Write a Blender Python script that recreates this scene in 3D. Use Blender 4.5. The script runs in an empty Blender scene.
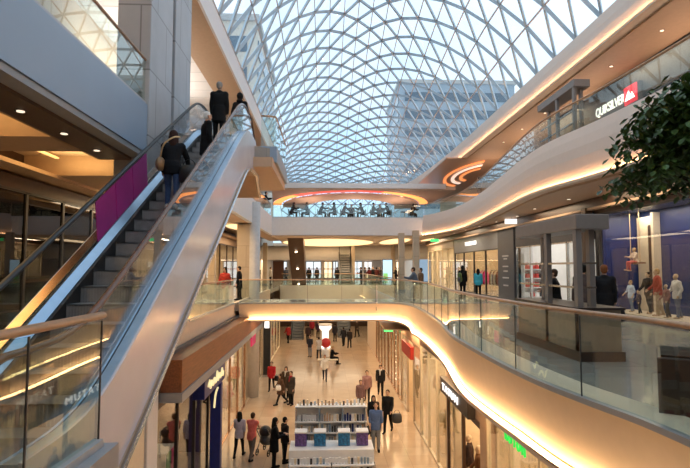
import bpy, bmesh, math, random
from mathutils import Vector, Matrix
R = math.radians
PI = math.pi
rnd = random.Random(7)
sc = bpy.context.scene
col = sc.collection
L1, L2, EYE = 5.5, 11.0, 7.15

# ------------------------------------------------------------------ camera
F = 516.0
cam_d = bpy.data.cameras.new('camera')
cam_d.sensor_width = 36.0
cam_d.lens = 36.0 * F / 690.0
cam_d.clip_end = 500
cam = bpy.data.objects.new('camera', cam_d)
cam.location = (0, 0, EYE)
cam.rotation_euler = (R(90 + 3.77), 0, -math.atan(20 / F))
col.objects.link(cam)
sc.camera = cam
_rot = cam.rotation_euler.to_matrix()
def ray(px, py):
    return _rot @ Vector(((px - 345) / F, -(py - 234) / F, -1.0))
def atY(px, py, Y):
    d = ray(px, py); return Vector((0, 0, EYE)) + d * (Y / d.y)
def atZ(px, py, z):
    d = ray(px, py); return Vector((0, 0, EYE)) + d * ((z - EYE) / d.z)
def atX(px, py, X):
    d = ray(px, py); return Vector((0, 0, EYE)) + d * (X / d.x)
def XatY(px, Y):
    d = ray(px, 268); return d.x / d.y * Y

# ------------------------------------------------------------------ materials
M = {}
def mat(name, c, rough=0.5, metal=0.0, emit=None, es=0.0, var=0.06, scale=6.0, bump=0.0, spec=0.5, stretch=None):
    m = bpy.data.materials.new(name); m.use_nodes = True
    nt = m.node_tree; b = nt.nodes['Principled BSDF']
    b.inputs['Roughness'].default_value = rough
    b.inputs['Metallic'].default_value = metal
    b.inputs['Specular IOR Level'].default_value = spec
    tc = nt.nodes.new('ShaderNodeTexCoord')
    nz = nt.nodes.new('ShaderNodeTexNoise'); nz.inputs['Scale'].default_value = scale; nz.inputs['Detail'].default_value = 3
    if stretch:
        mp = nt.nodes.new('ShaderNodeMapping'); mp.inputs['Scale'].default_value = stretch
        nt.links.new(tc.outputs['Object'], mp.inputs[0]); nt.links.new(mp.outputs[0], nz.inputs['Vector'])
    else:
        nt.links.new(tc.outputs['Object'], nz.inputs['Vector'])
    rp = nt.nodes.new('ShaderNodeValToRGB')
    rp.color_ramp.elements[0].position = 0.3; rp.color_ramp.elements[1].position = 0.7
    rp.color_ramp.elements[0].color = (*[max(0, x * (1 - var)) for x in c], 1)
    rp.color_ramp.elements[1].color = (*[min(1, x * (1 + var)) for x in c], 1)
    nt.links.new(nz.outputs['Fac'], rp.inputs[0]); nt.links.new(rp.outputs[0], b.inputs['Base Color'])
    if emit:
        b.inputs['Emission Color'].default_value = (*emit, 1); b.inputs['Emission Strength'].default_value = es
    if bump:
        bp = nt.nodes.new('ShaderNodeBump'); bp.inputs['Strength'].default_value = bump; bp.inputs['Distance'].default_value = 0.02
        nt.links.new(nz.outputs['Fac'], bp.inputs['Height']); nt.links.new(bp.outputs[0], b.inputs['Normal'])
    M[name] = m
    return m
def glass(name, tint, ior=1.5, rough=0.0, gain=1.0, base=0.0):
    m = bpy.data.materials.new(name); m.use_nodes = True; nt = m.node_tree
    nt.nodes.remove(nt.nodes['Principled BSDF']); out = nt.nodes['Material Output']
    t = nt.nodes.new('ShaderNodeBsdfTransparent'); t.inputs[0].default_value = (*tint, 1)
    g = nt.nodes.new('ShaderNodeBsdfGlossy'); g.inputs['Roughness'].default_value = rough; g.inputs[0].default_value = (1, 1, 1, 1)
    lw = nt.nodes.new('ShaderNodeLayerWeight'); lw.inputs[0].default_value = .5          # facing: 1 - |cos|
    pw = nt.nodes.new('ShaderNodeMath'); pw.operation = 'POWER'; pw.inputs[1].default_value = 5.0
    f0 = ((ior - 1) / (ior + 1)) ** 2
    ma = nt.nodes.new('ShaderNodeMath'); ma.operation = 'MULTIPLY_ADD'; ma.inputs[1].default_value = (1 - f0) * gain; ma.inputs[2].default_value = f0 * gain + base
    ma.use_clamp = True
    mx = nt.nodes.new('ShaderNodeMixShader')
    nt.links.new(lw.outputs['Facing'], pw.inputs[0]); nt.links.new(pw.outputs[0], ma.inputs[0]); nt.links.new(ma.outputs[0], mx.inputs[0])
    nt.links.new(t.outputs[0], mx.inputs[1]); nt.links.new(g.outputs[0], mx.inputs[2]); nt.links.new(mx.outputs[0], out.inputs[0])
    M[name] = m
def tiles(name, c1, c2, grout, size, rough, brick=(1.0, 1.0), mortar=0.006, wall=False):
    m = bpy.data.materials.new(name); m.use_nodes = True; nt = m.node_tree; b = nt.nodes['Principled BSDF']
    b.inputs['Roughness'].default_value = rough
    tc = nt.nodes.new('ShaderNodeTexCoord'); br = nt.nodes.new('ShaderNodeTexBrick')
    br.offset = 0.0 if brick[0] == brick[1] else 0.5
    br.inputs['Scale'].default_value = 1.0
    br.inputs['Brick Width'].default_value = size * brick[0]; br.inputs['Row Height'].default_value = size * brick[1]
    br.inputs['Mortar Size'].default_value = mortar; br.inputs['Color1'].default_value = (*c1, 1)
    br.inputs['Color2'].default_value = (*c2, 1); br.inputs['Mortar'].default_value = (*grout, 1)
    nz = nt.nodes.new('ShaderNodeTexNoise'); nz.inputs['Scale'].default_value = 1.3; nz.inputs['Detail'].default_value = 6
    mx = nt.nodes.new('ShaderNodeMixRGB'); mx.blend_type = 'MULTIPLY'; mx.inputs[0].default_value = 0.35
    nt.links.new(tc.outputs['Object'], br.inputs['Vector']); nt.links.new(tc.outputs['Object'], nz.inputs['Vector'])
    if wall:
        sx = nt.nodes.new('ShaderNodeSeparateXYZ'); ad = nt.nodes.new('ShaderNodeMath'); cb = nt.nodes.new('ShaderNodeCombineXYZ')
        nt.links.new(tc.outputs['Object'], sx.inputs[0]); nt.links.new(sx.outputs[0], ad.inputs[0]); nt.links.new(sx.outputs[1], ad.inputs[1])
        nt.links.new(ad.outputs[0], cb.inputs[0]); nt.links.new(sx.outputs[2], cb.inputs[1]); nt.links.new(cb.outputs[0], br.inputs['Vector'])
    nt.links.new(br.outputs['Color'], mx.inputs[1]); nt.links.new(nz.outputs['Fac'], mx.inputs[2])
    nt.links.new(mx.outputs[0], b.inputs['Base Color'])
    M[name] = m
def emis(name, c, s):
    return mat(name, tuple(min(1, x) for x in c), 0.6, 0, c, s, var=0.0)

tiles('marble', (.68, .50, .335), (.62, .44, .29), (.42, .31, .22), 0.9, 0.16)
tiles('upper_tile', (.42, .39, .36), (.36, .34, .32), (.28, .26, .25), 0.8, 0.14)
tiles('pier_stone', (.50, .51, .54), (.46, .47, .50), (.25, .25, .26), 1.6, 0.35, (.9, 1.0), 0.02, True)
tiles('beige_stone', (.62, .50, .37), (.58, .46, .34), (.35, .28, .2), 1.2, 0.4, (.8, 1.0), 0.01, True)
mat('white_plaster', (.80, .77, .76), 0.6, var=.02)
mat('warm_plaster', (.76, .60, .46), 0.6, var=.03)
mat('pale_blue_panel', (.27, .37, .50), 0.35, var=.02, scale=1)
mat('soffit_tan', (.56, .38, .25), 0.55, var=.04)
mat('soffit_brown', (.11, .065, .04), 0.35, var=.1)
mat('grey_trim', (.30, .31, .33), 0.4, var=.05)
mat('dark_trim', (.035, .03, .028), 0.35, var=.1)
mat('dark_brown', (.07, .035, .02), 0.4, var=.15)
mat('wood', (.24, .085, .032), 0.38, var=.3, scale=3, stretch=(10, .6, 10))
mat('handrail_wood', (.50, .30, .17), 0.3, var=.15, scale=3, stretch=(3, 3, 3))
mat('steel', (.62, .62, .63), 0.25, 1.0, var=.05)
mat('steel_dark', (.25, .26, .28), 0.3, 1.0, var=.05)
mat('copper', (.66, .42, .28), 0.25, 1.0, var=.06)
mat('deck_blue', (.34, .46, .60), 0.28, 0.85, var=.05)
mat('cladding', (.66, .65, .72), 0.18, 0.1, var=.05, scale=1.5)
mat('rubber', (.018, .016, .016), 0.45, var=.1)
mat('copper_rubber', (.16, .085, .06), 0.22, 0.3, var=.1)
mat('step_metal', (.26, .25, .25), 0.4, 0.2, var=.15)
mat('magenta', (.34, .02, .20), 0.4, var=.12, scale=2)
mat('lattice', (.40, .48, .55), 0.4, 0.1, var=.05)
mat('lattice_thin', (.46, .38, .36), 0.4, 0.1, var=.05)
mat('black', (.012, .012, .013), 0.5, var=.15)
mat('charcoal', (.05, .05, .055), 0.5, var=.1)
mat('slate', (.065, .07, .085), 0.35, var=.08)
mat('kiosk_grey', (.25, .22, .205), 0.4, var=.05)
mat('counter', (.36, .27, .19), 0.4, var=.1)
mat('counter_dark', (.05, .035, .03), 0.35, var=.1)
mat('white', (.82, .82, .82), 0.5, var=.03)
mat('cream', (.80, .68, .50), 0.6, var=.04)
mat('shop_wall', (.78, .62, .42), 0.7, var=.06)
mat('royal_blue', (.010, .026, .15), 0.4, var=.15, scale=2)
mat('deep_blue', (.012, .02, .16), 0.35, var=.15)
mat('red', (.55, .03, .03), 0.5, var=.1)
mat('red_bag', (.50, .05, .04), 0.35, var=.12)
mat('pink', (.85, .05, .30), 0.5, var=.05)
mat('green_leaf', (.055, .11, .022), 0.4, var=.5, scale=9)
mat('bark', (.14, .09, .06), 0.8, var=.25, bump=.4)
mat('soil', (.04, .028, .02), 0.9, var=.3)
mat('green_panel', (.03, .30, .10), .4)
mat('concrete', (.45, .43, .41), 0.8, var=.08)
mat('office_wall', (.62, .55, .46), 0.8, var=.06)
mat('office_grey', (.33, .38, .43), 0.8, var=.06)
mat('office_glass', (.10, .14, .18), 0.15, var=.1)
mat('mannequin', (.72, .55, .40), 0.4, var=.04)
mat('straw', (.70, .50, .28), 0.6, var=.08)
emis('led_warm', (1.0, .62, .30), 26.0)
emis('led_cove', (1.0, .54, .25), 34.0)
mat('plaster_warm_lit', (.76, .62, .53), .6, var=.02)  # white plaster with the warm light on the balcony fronts put into its colour
emis('lamp_dim', (1.0, .8, .6), 1.2)
emis('sign_tatum', (1.0, .98, .95), 1.35)
mat('fascia_warm', (.90, .72, .55), .6, var=.02)
emis('led_hot', (1.0, .62, .28), 17.0)
emis('led_orange', (1.0, .36, .09), 1.5)
emis('led_red', (1.0, .10, .07), 1.0)
emis('lamp', (1.0, .80, .55), 9.0)
emis('cove_panel', (1.0, .66, .32), 1.5)
emis('reflection_orange', (1.0, .36, .12), .8)
emis('reflection_pale', (1.0, .75, .6), .9)
mat('copper_soffit', (.56, .36, .24), 0.28, 0.2, var=.06)
mat('edge_grey', (.44, .46, .49), 0.35, .3, var=.04)
mat('bag_tan', (.30, .18, .09), .5, var=.15)
mat('line_grey', (.55, .53, .52), .6)
emis('cove_dim', (1.0, .60, .24), 0.9)
emis('lit_shop', (1.0, .78, .50), 1.4)
emis('lit_white', (1.0, .96, .90), 1.1)
emis('lit_day', (.85, .95, 1.0), 1.0)
emis('sign_white', (1.0, .98, .95), .85)
emis('sign_white_soft', (1.0, .98, .95), 1.6)
emis('sign_green', (.03, .9, .12), .6)
emis('sign_red', (.85, .03, .06), 0.5)
mat('sign_redboard', (.42, .025, .015), .5)
emis('sign_yellow', (1.0, .85, .45), .7)
emis('exit_green', (.1, 1.0, .3), 0.8)
emis('ad_screen', (.55, .80, .95), 0.9)
emis('ad_green', (.35, .75, .20), 0.6)
glass('rail_glass', (.86, .92, .89), 1.5, gain=1.0, base=0.01)
glass('shop_glass', (.93, .94, .93), 1.45)
glass('dark_glass', (.22, .18, .16), 1.5, gain=1.2)
glass('roof_glass', (.93, .97, .99), 1.3)
glass('clear', (.96, .97, .97), 1.35)

# ------------------------------------------------------------------ mesh builder
class MB:
    def __init__(s): s.v = []; s.f = []; s.mi = []; s.cur = 0
    def add(s, vs, fs):
        o = len(s.v); s.v += [Vector(v) for v in vs]
        for f in fs: s.f.append(tuple(i + o for i in f)); s.mi.append(s.cur)
        return s
    def box(s, x0, y0, z0, x1, y1, z1):
        if x0 > x1: x0, x1 = x1, x0
        if y0 > y1: y0, y1 = y1, y0
        if z0 > z1: z0, z1 = z1, z0
        v = [(x0, y0, z0), (x1, y0, z0), (x1, y1, z0), (x0, y1, z0), (x0, y0, z1), (x1, y0, z1), (x1, y1, z1), (x0, y1, z1)]
        return s.add(v, [(3, 2, 1, 0), (4, 5, 6, 7), (0, 1, 5, 4), (1, 2, 6, 5), (2, 3, 7, 6), (3, 0, 4, 7)])
    def cbox(s, c, d, rz=0):
        a = Matrix.Rotation(rz, 3, 'Z'); c = Vector(c); v = []
        for z in (-.5, .5):
            for x, y in ((-.5, -.5), (.5, -.5), (.5, .5), (-.5, .5)):
                v.append(c + a @ Vector((x * d[0], y * d[1], z * d[2])))
        return s.add(v, [(3, 2, 1, 0), (4, 5, 6, 7), (0, 1, 5, 4), (1, 2, 6, 5), (2, 3, 7, 6), (3, 0, 4, 7)])
    def prism(s, pts, z0, z1):
        n = len(pts)
        a = sum(pts[i][0] * pts[(i + 1) % n][1] - pts[(i + 1) % n][0] * pts[i][1] for i in range(n))
        if a < 0: pts = pts[::-1]
        v = [(p[0], p[1], z0) for p in pts] + [(p[0], p[1], z1) for p in pts]
        fs = [tuple(range(n - 1, -1, -1)), tuple(range(n, 2 * n))]
        fs += [(i, (i + 1) % n, n + (i + 1) % n, n + i) for i in range(n)]
        return s.add(v, fs)
    def prism_x(s, pts, x0, x1):          # pts are (y, z)
        n = len(pts); v = [(x0, p[0], p[1]) for p in pts] + [(x1, p[0], p[1]) for p in pts]
        fs = [tuple(range(n)), tuple(range(2 * n - 1, n - 1, -1))]
        fs += [(i, n + i, n + (i + 1) % n, (i + 1) % n) for i in range(n)]
        return s.add(v, fs)
    def bar(s, p, q, w, h, up=(0, 0, 1)):
        p = Vector(p); q = Vector(q); d = (q - p).normalized(); up = Vector(up)
        a = d.cross(up)
        if a.length < 1e-4: a = d.cross(Vector((1, 0, 0)))
        a.normalize(); b = a.cross(d).normalized(); v = []
        for c in (p, q):
            for x, y in ((-.5, -.5), (.5, -.5), (.5, .5), (-.5, .5)): v.append(c + a * x * w + b * y * h)
        return s.add(v, [(3, 2, 1, 0), (4, 5, 6, 7), (0, 1, 5, 4), (1, 2, 6, 5), (2, 3, 7, 6), (3, 0, 4, 7)])
    def tube(s, path, r, n=8, flat=1.0):
        path = [Vector(p) for p in path]; m = len(path); v = []; fs = []
        rs = r if isinstance(r, (list, tuple)) else [r] * m
        pa = None
        for i, p in enumerate(path):
            d = (path[min(i + 1, m - 1)] - path[max(i - 1, 0)])
            d = d.normalized() if d.length > 1e-9 else Vector((0, 0, 1))
            if pa is None:
                a = d.cross(Vector((0, 0, 1)))
                if a.length < 1e-3: a = d.cross(Vector((0, 1, 0)))
            else: a = pa - d * pa.dot(d)
            a.normalize(); pa = a; b = a.cross(d)
            for k in range(n):
                t = 2 * PI * k / n; v.append(p + a * math.cos(t) * rs[i] + b * math.sin(t) * rs[i] * flat)
        for i in range(m - 1):
            for k in range(n):
                fs.append((i * n + k, i * n + (k + 1) % n, (i + 1) * n + (k + 1) % n, (i + 1) * n + k))
        fs.append(tuple(range(n - 1, -1, -1))); fs.append(tuple(range((m - 1) * n, m * n)))
        return s.add(v, fs)
    def ell(s, c, r, n=12, m=8, rot=None):
        c = Vector(c); v = [(0, 0, -1)]; fs = []
        for j in range(1, m):
            t = PI * j / m - PI / 2
            for k in range(n): v.append((math.cos(t) * math.cos(2 * PI * k / n), math.cos(t) * math.sin(2 * PI * k / n), math.sin(t)))
        v.append((0, 0, 1)); L = len(v) - 1
        for k in range(n): fs.append((0, 1 + (k + 1) % n, 1 + k))
        for j in range(m - 2):
            for k in range(n):
                a = 1 + j * n; fs.append((a + k, a + (k + 1) % n, a + n + (k + 1) % n, a + n + k))
        a = 1 + (m - 2) * n
        for k in range(n): fs.append((a + k, a + (k + 1) % n, L))
        vv = []
        for p in v:
            q = Vector((p[0] * r[0], p[1] * r[1], p[2] * r[2]))
            if rot is not None: q = rot @ q
            vv.append(c + q)
        return s.add(vv, fs)
    def cap(s, p, q, r0, r1, n=10):
        p = Vector(p); q = Vector(q); d = (q - p); Ln = d.length
        d = d.normalized() if Ln > 1e-6 else Vector((0, 0, 1))
        path = []; rs = []
        for t in (80, 55, 28): path.append(p - d * r0 * math.sin(R(t))); rs.append(r0 * math.cos(R(t)))
        path += [p, q]; rs += [r0, r1]
        for t in (28, 55, 80): path.append(q + d * r1 * math.sin(R(t))); rs.append(r1 * math.cos(R(t)))
        return s.tube(path, rs, n)
    def lathe(s, prof, c=(0, 0, 0), n=16, sx=1.0, sy=1.0):
        v = []; fs = []; c = Vector(c)
        for r, z in prof:
            for k in range(n): v.append(c + Vector((r * sx * math.cos(2 * PI * k / n), r * sy * math.sin(2 * PI * k / n), z)))
        for i in range(len(prof) - 1):
            for k in range(n): fs.append((i * n + k, i * n + (k + 1) % n, (i + 1) * n + (k + 1) % n, (i + 1) * n + k))
        fs.append(tuple(range(n - 1, -1, -1))); fs.append(tuple(range((len(prof) - 1) * n, len(prof) * n)))
        return s.add(v, fs)
    def ribbon(s, A, B, th=None, closed=False):
        """a thick strip between two polylines; th = thickness vector function or Vector"""
        n = len(A); A = [Vector(p) for p in A]; B = [Vector(p) for p in B]
        if th is None:
            return s.add(A + B, [(i, i + 1, n + i + 1, n + i) for i in range(n - 1)])
        T = []
        for i in range(n):
            d = A[min(i + 1, n - 1)] - A[max(i - 1, 0)]
            w = B[i] - A[i]
            nn = d.cross(w).normalized() * th; T.append(nn)
        v = A + B + [A[i] + T[i] for i in range(n)] + [B[i] + T[i] for i in range(n)]
        fs = []
        for i in range(n - 1):
            fs += [(i, i + 1, n + i + 1, n + i), (2 * n + i + 1, 2 * n + i, 3 * n + i, 3 * n + i + 1),
                   (i + 1, i, 2 * n + i, 2 * n + i + 1), (n + i, n + i + 1, 3 * n + i + 1, 3 * n + i)]
        fs += [(0, n, 3 * n, 2 * n), (n - 1, 3 * n - 1, 4 * n - 1, 2 * n - 1)]
        return s.add(v, fs)
    def mesh(s, name, off=Vector((0, 0, 0)), smooth=False):
        me = bpy.data.meshes.new(name)
        me.from_pydata([v - off for v in s.v], [], s.f)
        if smooth: me.polygons.foreach_set('use_smooth', [True] * len(me.polygons))
        me.polygons.foreach_set('material_index', s.mi)
        bm = bmesh.new(); bm.from_mesh(me); bmesh.ops.recalc_face_normals(bm, faces=bm.faces[:]); bm.to_mesh(me); bm.free()
        me.update(); return me
    def build(s, name, m, parent=None, smooth=False, local=False, bevel=0):
        """vertices are world coordinates unless local=True (then relative to the parent's base)"""
        off = Vector((0, 0, 0))
        if parent is None and s.v:
            lo = Vector([min(v[i] for v in s.v) for i in range(3)]); hi = Vector([max(v[i] for v in s.v) for i in range(3)])
            off = Vector(((lo.x + hi.x) / 2, (lo.y + hi.y) / 2, lo.z))
        elif not local: off = base_of(parent)
        me = s.mesh(name, off, smooth)
        for k in (m if isinstance(m, (list, tuple)) else [m]): me.materials.append(M[k] if isinstance(k, str) else k)
        o = bpy.data.objects.new(name, me); col.objects.link(o)
        if parent is None: o.location = off
        else: o.parent = parent
        if bevel:
            b = o.modifiers.new('bevel', 'BEVEL'); b.width = bevel; b.segments = 2; b.limit_method = 'ANGLE'
        return o
def base_of(o):
    v = Vector((0, 0, 0))
    while o is not None: v = v + o.location; o = o.parent
    return v
def tag(o, label, cat, group=None):
    o['label'] = label; o['category'] = cat
    if group: o['group'] = group
    return o
def thing(name, label, cat, loc=(0, 0, 0), rz=0, group=None):
    o = bpy.data.objects.new(name, None); o.empty_display_size = .2; col.objects.link(o)
    o.location = loc; o.rotation_euler = (0, 0, rz)
    return tag(o, label, cat, group)
def struct(o):
    o['kind'] = 'structure'; return o
def dup(root, loc, rz=None, label=None, group=None, scale=None):
    r = root.copy(); col.objects.link(r); r.location = loc
    if rz is not None: r.rotation_euler = (0, 0, rz)
    if label: r['label'] = label
    if group: r['group'] = group
    if scale: r.scale = scale
    def rec(a, b):
        for ch in a.children:
            c = ch.copy(); col.objects.link(c); c.parent = b; rec(ch, c)
    rec(root, r)
    return r
def cat_rom(pts, sub=6):
    pts = [Vector(p) for p in pts]; out = []
    for i in range(len(pts) - 1):
        p0 = pts[max(i - 1, 0)]; p1 = pts[i]; p2 = pts[i + 1]; p3 = pts[min(i + 2, len(pts) - 1)]
        for k in range(sub):
            t = k / sub
            out.append(.5 * ((2 * p1) + (p2 - p0) * t + (2 * p0 - 5 * p1 + 4 * p2 - p3) * t * t + (3 * p1 - p0 - 3 * p2 + p3) * t ** 3))
    out.append(pts[-1]); return out
def resample(pts, step):
    pts = [Vector(p) for p in pts]; out = [pts[0]]; acc = 0
    for a, b in zip(pts[:-1], pts[1:]):
        L = (b - a).length; t = step - acc
        while t <= L:
            out.append(a + (b - a) * (t / L)); t += step
        acc = (acc + L) % step
    if (out[-1] - pts[-1]).length > step * .3: out.append(pts[-1])
    else: out[-1] = pts[-1]
    return out
def flat_normals(pts, side):
    n = len(pts); out = []
    for i in range(n):
        d = pts[min(i + 1, n - 1)] - pts[max(i - 1, 0)]; d.z = 0; d.normalize()
        out.append(Vector((-d.y, d.x, 0)) * side)
    return out
def text(name, s, size, loc, rx, rz, m, parent=None, ext=.01, sx=1.0, shear=0.0, align='CENTER', space=1.0, width=None, bold=.012):
    cu = bpy.data.curves.new(name, 'FONT'); cu.body = s; cu.size = size; cu.extrude = ext; cu.shear = shear
    cu.align_x = align; cu.align_y = 'CENTER'; cu.offset = size * bold; cu.space_character = space
    o = bpy.data.objects.new('tmp', cu); col.objects.link(o)
    bpy.context.view_layer.update()
    me = bpy.data.meshes.new_from_object(o.evaluated_get(bpy.context.evaluated_depsgraph_get()))
    bpy.data.objects.remove(o); me.name = name
    me.materials.clear(); me.materials.append(M[m])
    ob = bpy.data.objects.new(name, me); col.objects.link(ob)
    if width:
        xs = [v.co.x for v in me.vertices]; sx = width / (max(xs) - min(xs))
    ob.rotation_euler = (rx, 0, rz); ob.scale = (sx, 1, 1)
    ob.location = Vector(loc) - (base_of(parent) if parent else Vector((0, 0, 0)))
    if parent: ob.parent = parent
    return ob
def area(name, loc, sx, sy, power, color=(1, .78, .52), rot=(0, 0, 0), spread=None):
    l = bpy.data.lights.new(name, 'AREA'); l.shape = 'RECTANGLE'; l.size = sx; l.size_y = sy; l.energy = power; l.color = color
    if spread: l.spread = spread
    o = bpy.data.objects.new(name, l); o.location = loc; o.rotation_euler = rot; col.objects.link(o); return o
# ------------------------------------------------------------------ world
w = bpy.data.worlds.new('world'); sc.world = w; w.use_nodes = True
nt = w.node_tree; bg = nt.nodes['Background']
tc = nt.nodes.new('ShaderNodeTexCoord'); nz = nt.nodes.new('ShaderNodeTexNoise'); nz.inputs['Scale'].default_value = 2.2; nz.inputs['Detail'].default_value = 5
rp = nt.nodes.new('ShaderNodeValToRGB')
rp.color_ramp.elements[0].position = .35; rp.color_ramp.elements[0].color = (.50, .76, 1.0, 1)
rp.color_ramp.elements[1].position = .62; rp.color_ramp.elements[1].color = (.84, .93, 1.0, 1)
nt.links.new(tc.outputs['Generated'], nz.inputs['Vector']); nt.links.new(nz.outputs['Fac'], rp.inputs[0]); nt.links.new(rp.outputs[0], bg.inputs[0])
bg.inputs[1].default_value = 1.35
vs = sc.view_settings
sc.display_settings.display_device = 'sRGB'
vs.view_transform = 'Standard'; vs.look = 'None'; vs.gamma = 1.0; vs.exposure = 0.12; vs.use_curve_mapping = False
sc.cycles.transparent_max_bounces = 32
sc.cycles.max_bounces = 6; sc.cycles.diffuse_bounces = 3; sc.cycles.glossy_bounces = 3
sc.cycles.sample_clamp_indirect = 4.0

# ------------------------------------------------------------------ curves of the building
R1 = cat_rom([(3.4, -3, 0), (3.5, 2, 0), (3.44, 5.04, 0), (3.25, 6.26, 0), (3.07, 7.47, 0), (3.01, 9.25, 0), (3.05, 11.66, 0), (3.14, 12.9, 0), (3.5, 15.8, 0), (3.75, 19.35, 0), (3.8, 22.3, 0), (3.55, 23.7, 0), (3.0, 24.22, 0), (2.4, 24.3, 0)], 6)
BR = [Vector((2.4 - .4 * i, 24.3, 0)) for i in range(17)]          # bridge front, to x = -4.0
R2 = cat_rom([(7.9, -3, 0), (7.9, 6, 0), (7.62, 13, 0), (7.3, 16.1, 0), (7.4, 18.7, 0), (8.1, 24.3, 0), (8.55, 28.2, 0), (8.85, 33, 0), (8.5, 37, 0), (7.7, 40, 0)], 6)

# ------------------------------------------------------------------ floors and slabs
struct(MB().box(-12, -6, -.3, 13, 84, 0).build('floor', 'marble'))
_n1 = flat_normals(R1, 1)
right_poly = [(p.x - _n1[i].x * .14, p.y - _n1[i].y * .14) for i, p in enumerate(R1[:-1])] + [(2.42, 24.36)] + [(2.4, 24.36), (2.4, 27.34), (3.66, 27.4), (3.6, 49), (10, 49), (10, -3)]
struct(MB().prism(right_poly, L1 - .35, L1).build('floor', 'upper_tile'))
struct(MB().box(-4.2, 24.42, L1 - .35, 2.4, 27.34, L1).build('floor', 'upper_tile'))
struct(MB().prism([(-8.3, .3), (-2.13, .3), (-2.13, 4.96), (-4.26, 4.96), (-4.26, 49), (-8.3, 49)], L1 - .35, L1).build('floor', 'upper_tile'))
struct(MB().box(-8.3, -4, L1 - .35, 3.38, .3, L1).build('floor', 'upper_tile'))
struct(MB().box(-12, 49.06, L1 - .5, 13, 58.5, L1).box(-12, 58.5, L1 - .5, -4.2, 64, L1).box(-1, 58.5, L1 - .5, .6, 64, L1).box(3.6, 58.5, L1 - .5, 13, 64, L1).box(-12, 64, L1 - .5, 13, 80, L1).build('floor', 'upper_tile'))
struct(MB().prism([(p.x, p.y) for p in R2] + [(7.7, 62), (12, 62), (12, -3)], L2 - .4, L2).build('floor', 'upper_tile'))
struct(MB().prism([(-8.5, -3), (-4.3, -3), (-4.3, 14.6), (-1.65, 16.6), (-1.65, 20.8), (-4.16, 20.8), (-4.16, 62), (-8.5, 62)], L2 - .4, L2).build('floor', 'upper_tile'))
struct(MB().box(-4.16, 40.06, L2 - .4, 7.7, 61, L2).build('floor', 'upper_tile'))

# ------------------------------------------------------------------ fascias with cove lights
def cove(pts, zt, zb, out, inset, mt, lip='warm_plaster', led='led_warm', kerb=None, ledw=.05, side=1, lipw=.16, bulge=.10):
    """pts run with the void on `side`; the fascia leans back by inset; a lip below carries a light strip"""
    N = flat_normals(pts, side); n = len(pts)
    zb = zb if isinstance(zb, list) else [zb] * n
    T = [p + Vector((0, 0, zt)) for p in pts]
    A = [p - N[i] * inset + Vector((0, 0, zb[i])) for i, p in enumerate(pts)]
    # gently bulged face
    mb = MB(); prev = T
    K = 5
    for k in range(1, K + 1):
        t = k / K
        cur = [T[i].lerp(A[i], t) + N[i] * (bulge * math.sin(PI * t)) for i in range(n)]
        mb.ribbon(prev, cur); prev = cur
    back = [p - N[i] * (inset + .35) for i, p in enumerate(pts)]
    mb.ribbon(T, [b + Vector((0, 0, zt)) for b in back]); mb.ribbon(A, [back[i] + Vector((0, 0, zb[i])) for i in range(n)])
    o = struct(mb.build('trim', mt, smooth=True))
    lipo = MB(); a = [A[i] - N[i] * .3 + Vector((0, 0, -.06)) for i in range(n)]; b = [A[i] + N[i] * lipw + Vector((0, 0, -.06)) for i in range(n)]
    lipo.ribbon(a, b, .02)
    lipo.ribbon([q + Vector((0, 0, -.06)) for q in b], [q + Vector((0, 0, .02)) for q in b], .03)
    struct(lipo.build('trim', lip))
    st = MB(); a = [A[i] + N[i] * .02 + Vector((0, 0, -.035)) for i in range(n)]; b = [A[i] + N[i] * (.02 + ledw) + Vector((0, 0, -.035)) for i in range(n)]
    st.ribbon(a, b, .012)
    s = st.build('cove_light', led)
    return s
path1 = R1 + BR[1:]
zb = []
for p in path1:
    if p.y > 23.0: t = 1.0 if p.x < 2.4 else max(0, min(1, (p.y - 22.3) / 2.0))
    else: t = 0
    zb.append(4.33 + .45 * t + .14 * max(0, min(1, (11.5 - p.y) / 3)))
tag(cove(path1, L1 + .02, zb, 1, .24, 'fascia_warm', led='led_hot', ledw=.12, side=1, bulge=.0), 'warm light strip along the lower edge of the curving balcony front', 'light strip')
tag(cove(R2, L2 + .25, 9.75, 1, -.1, 'plaster_warm_lit', side=1, led='led_cove'), 'warm light strip under the upper curving balcony on the right', 'light strip')
R3 = cat_rom([(10.0, -4, 0), (10.0, 10, 0), (10.0, 24, 0), (10.0, 36, 0), (9.75, 45, 0), (9.2, 53, 0), (8.2, 61, 0)], 8)
tag(cove(R3, 16.35, 15.05, 1, -.15, 'plaster_warm_lit', side=1, lipw=.22, led='led_cove', ledw=.1), 'warm light strip along the edge below the glass roof', 'light strip')
# roof edge left
struct(MB().box(-4.9, -3, 16.15, -4.24, 62, 17.25).build('trim', 'white_plaster'))
# left first-floor edge
struct(MB().box(-4.35, 5.4, 4.3, -4.2, 40, L1 + .02).build('trim', 'warm_plaster'))
struct(MB().box(3.6, 27.52, 4.1, 3.75, 48.88, L1 + .02).build('trim', 'white_plaster'))
struct(MB().box(-4.2, 27.35, 4.75, 3.6, 27.5, L1).build('trim', 'white_plaster'))
struct(MB().box(-4.2, 48.9, 3.8, 3.6, 49.0, L1 + .02).build('trim', 'white_plaster'))
# escalator landing deck front edge
struct(MB().box(-2.12, .3, L1 - .40, -1.97, 5.15, L1 - .02).build('trim', 'grey_trim'))
# left second-floor fascia
struct(MB().box(-4.5, -3, 9.88, -4.24, 12.25, L2 + .03).build('trim', 'pale_blue_panel'))
struct(MB().box(-4.6, -3, 9.76, -4.27, 12.25, 9.87).build('trim', 'grey_trim'))
struct(MB().box(-4.35, 20.8, 9.7, -4.1, 40, L2 + .1).build('trim', 'white_plaster'))
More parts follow.
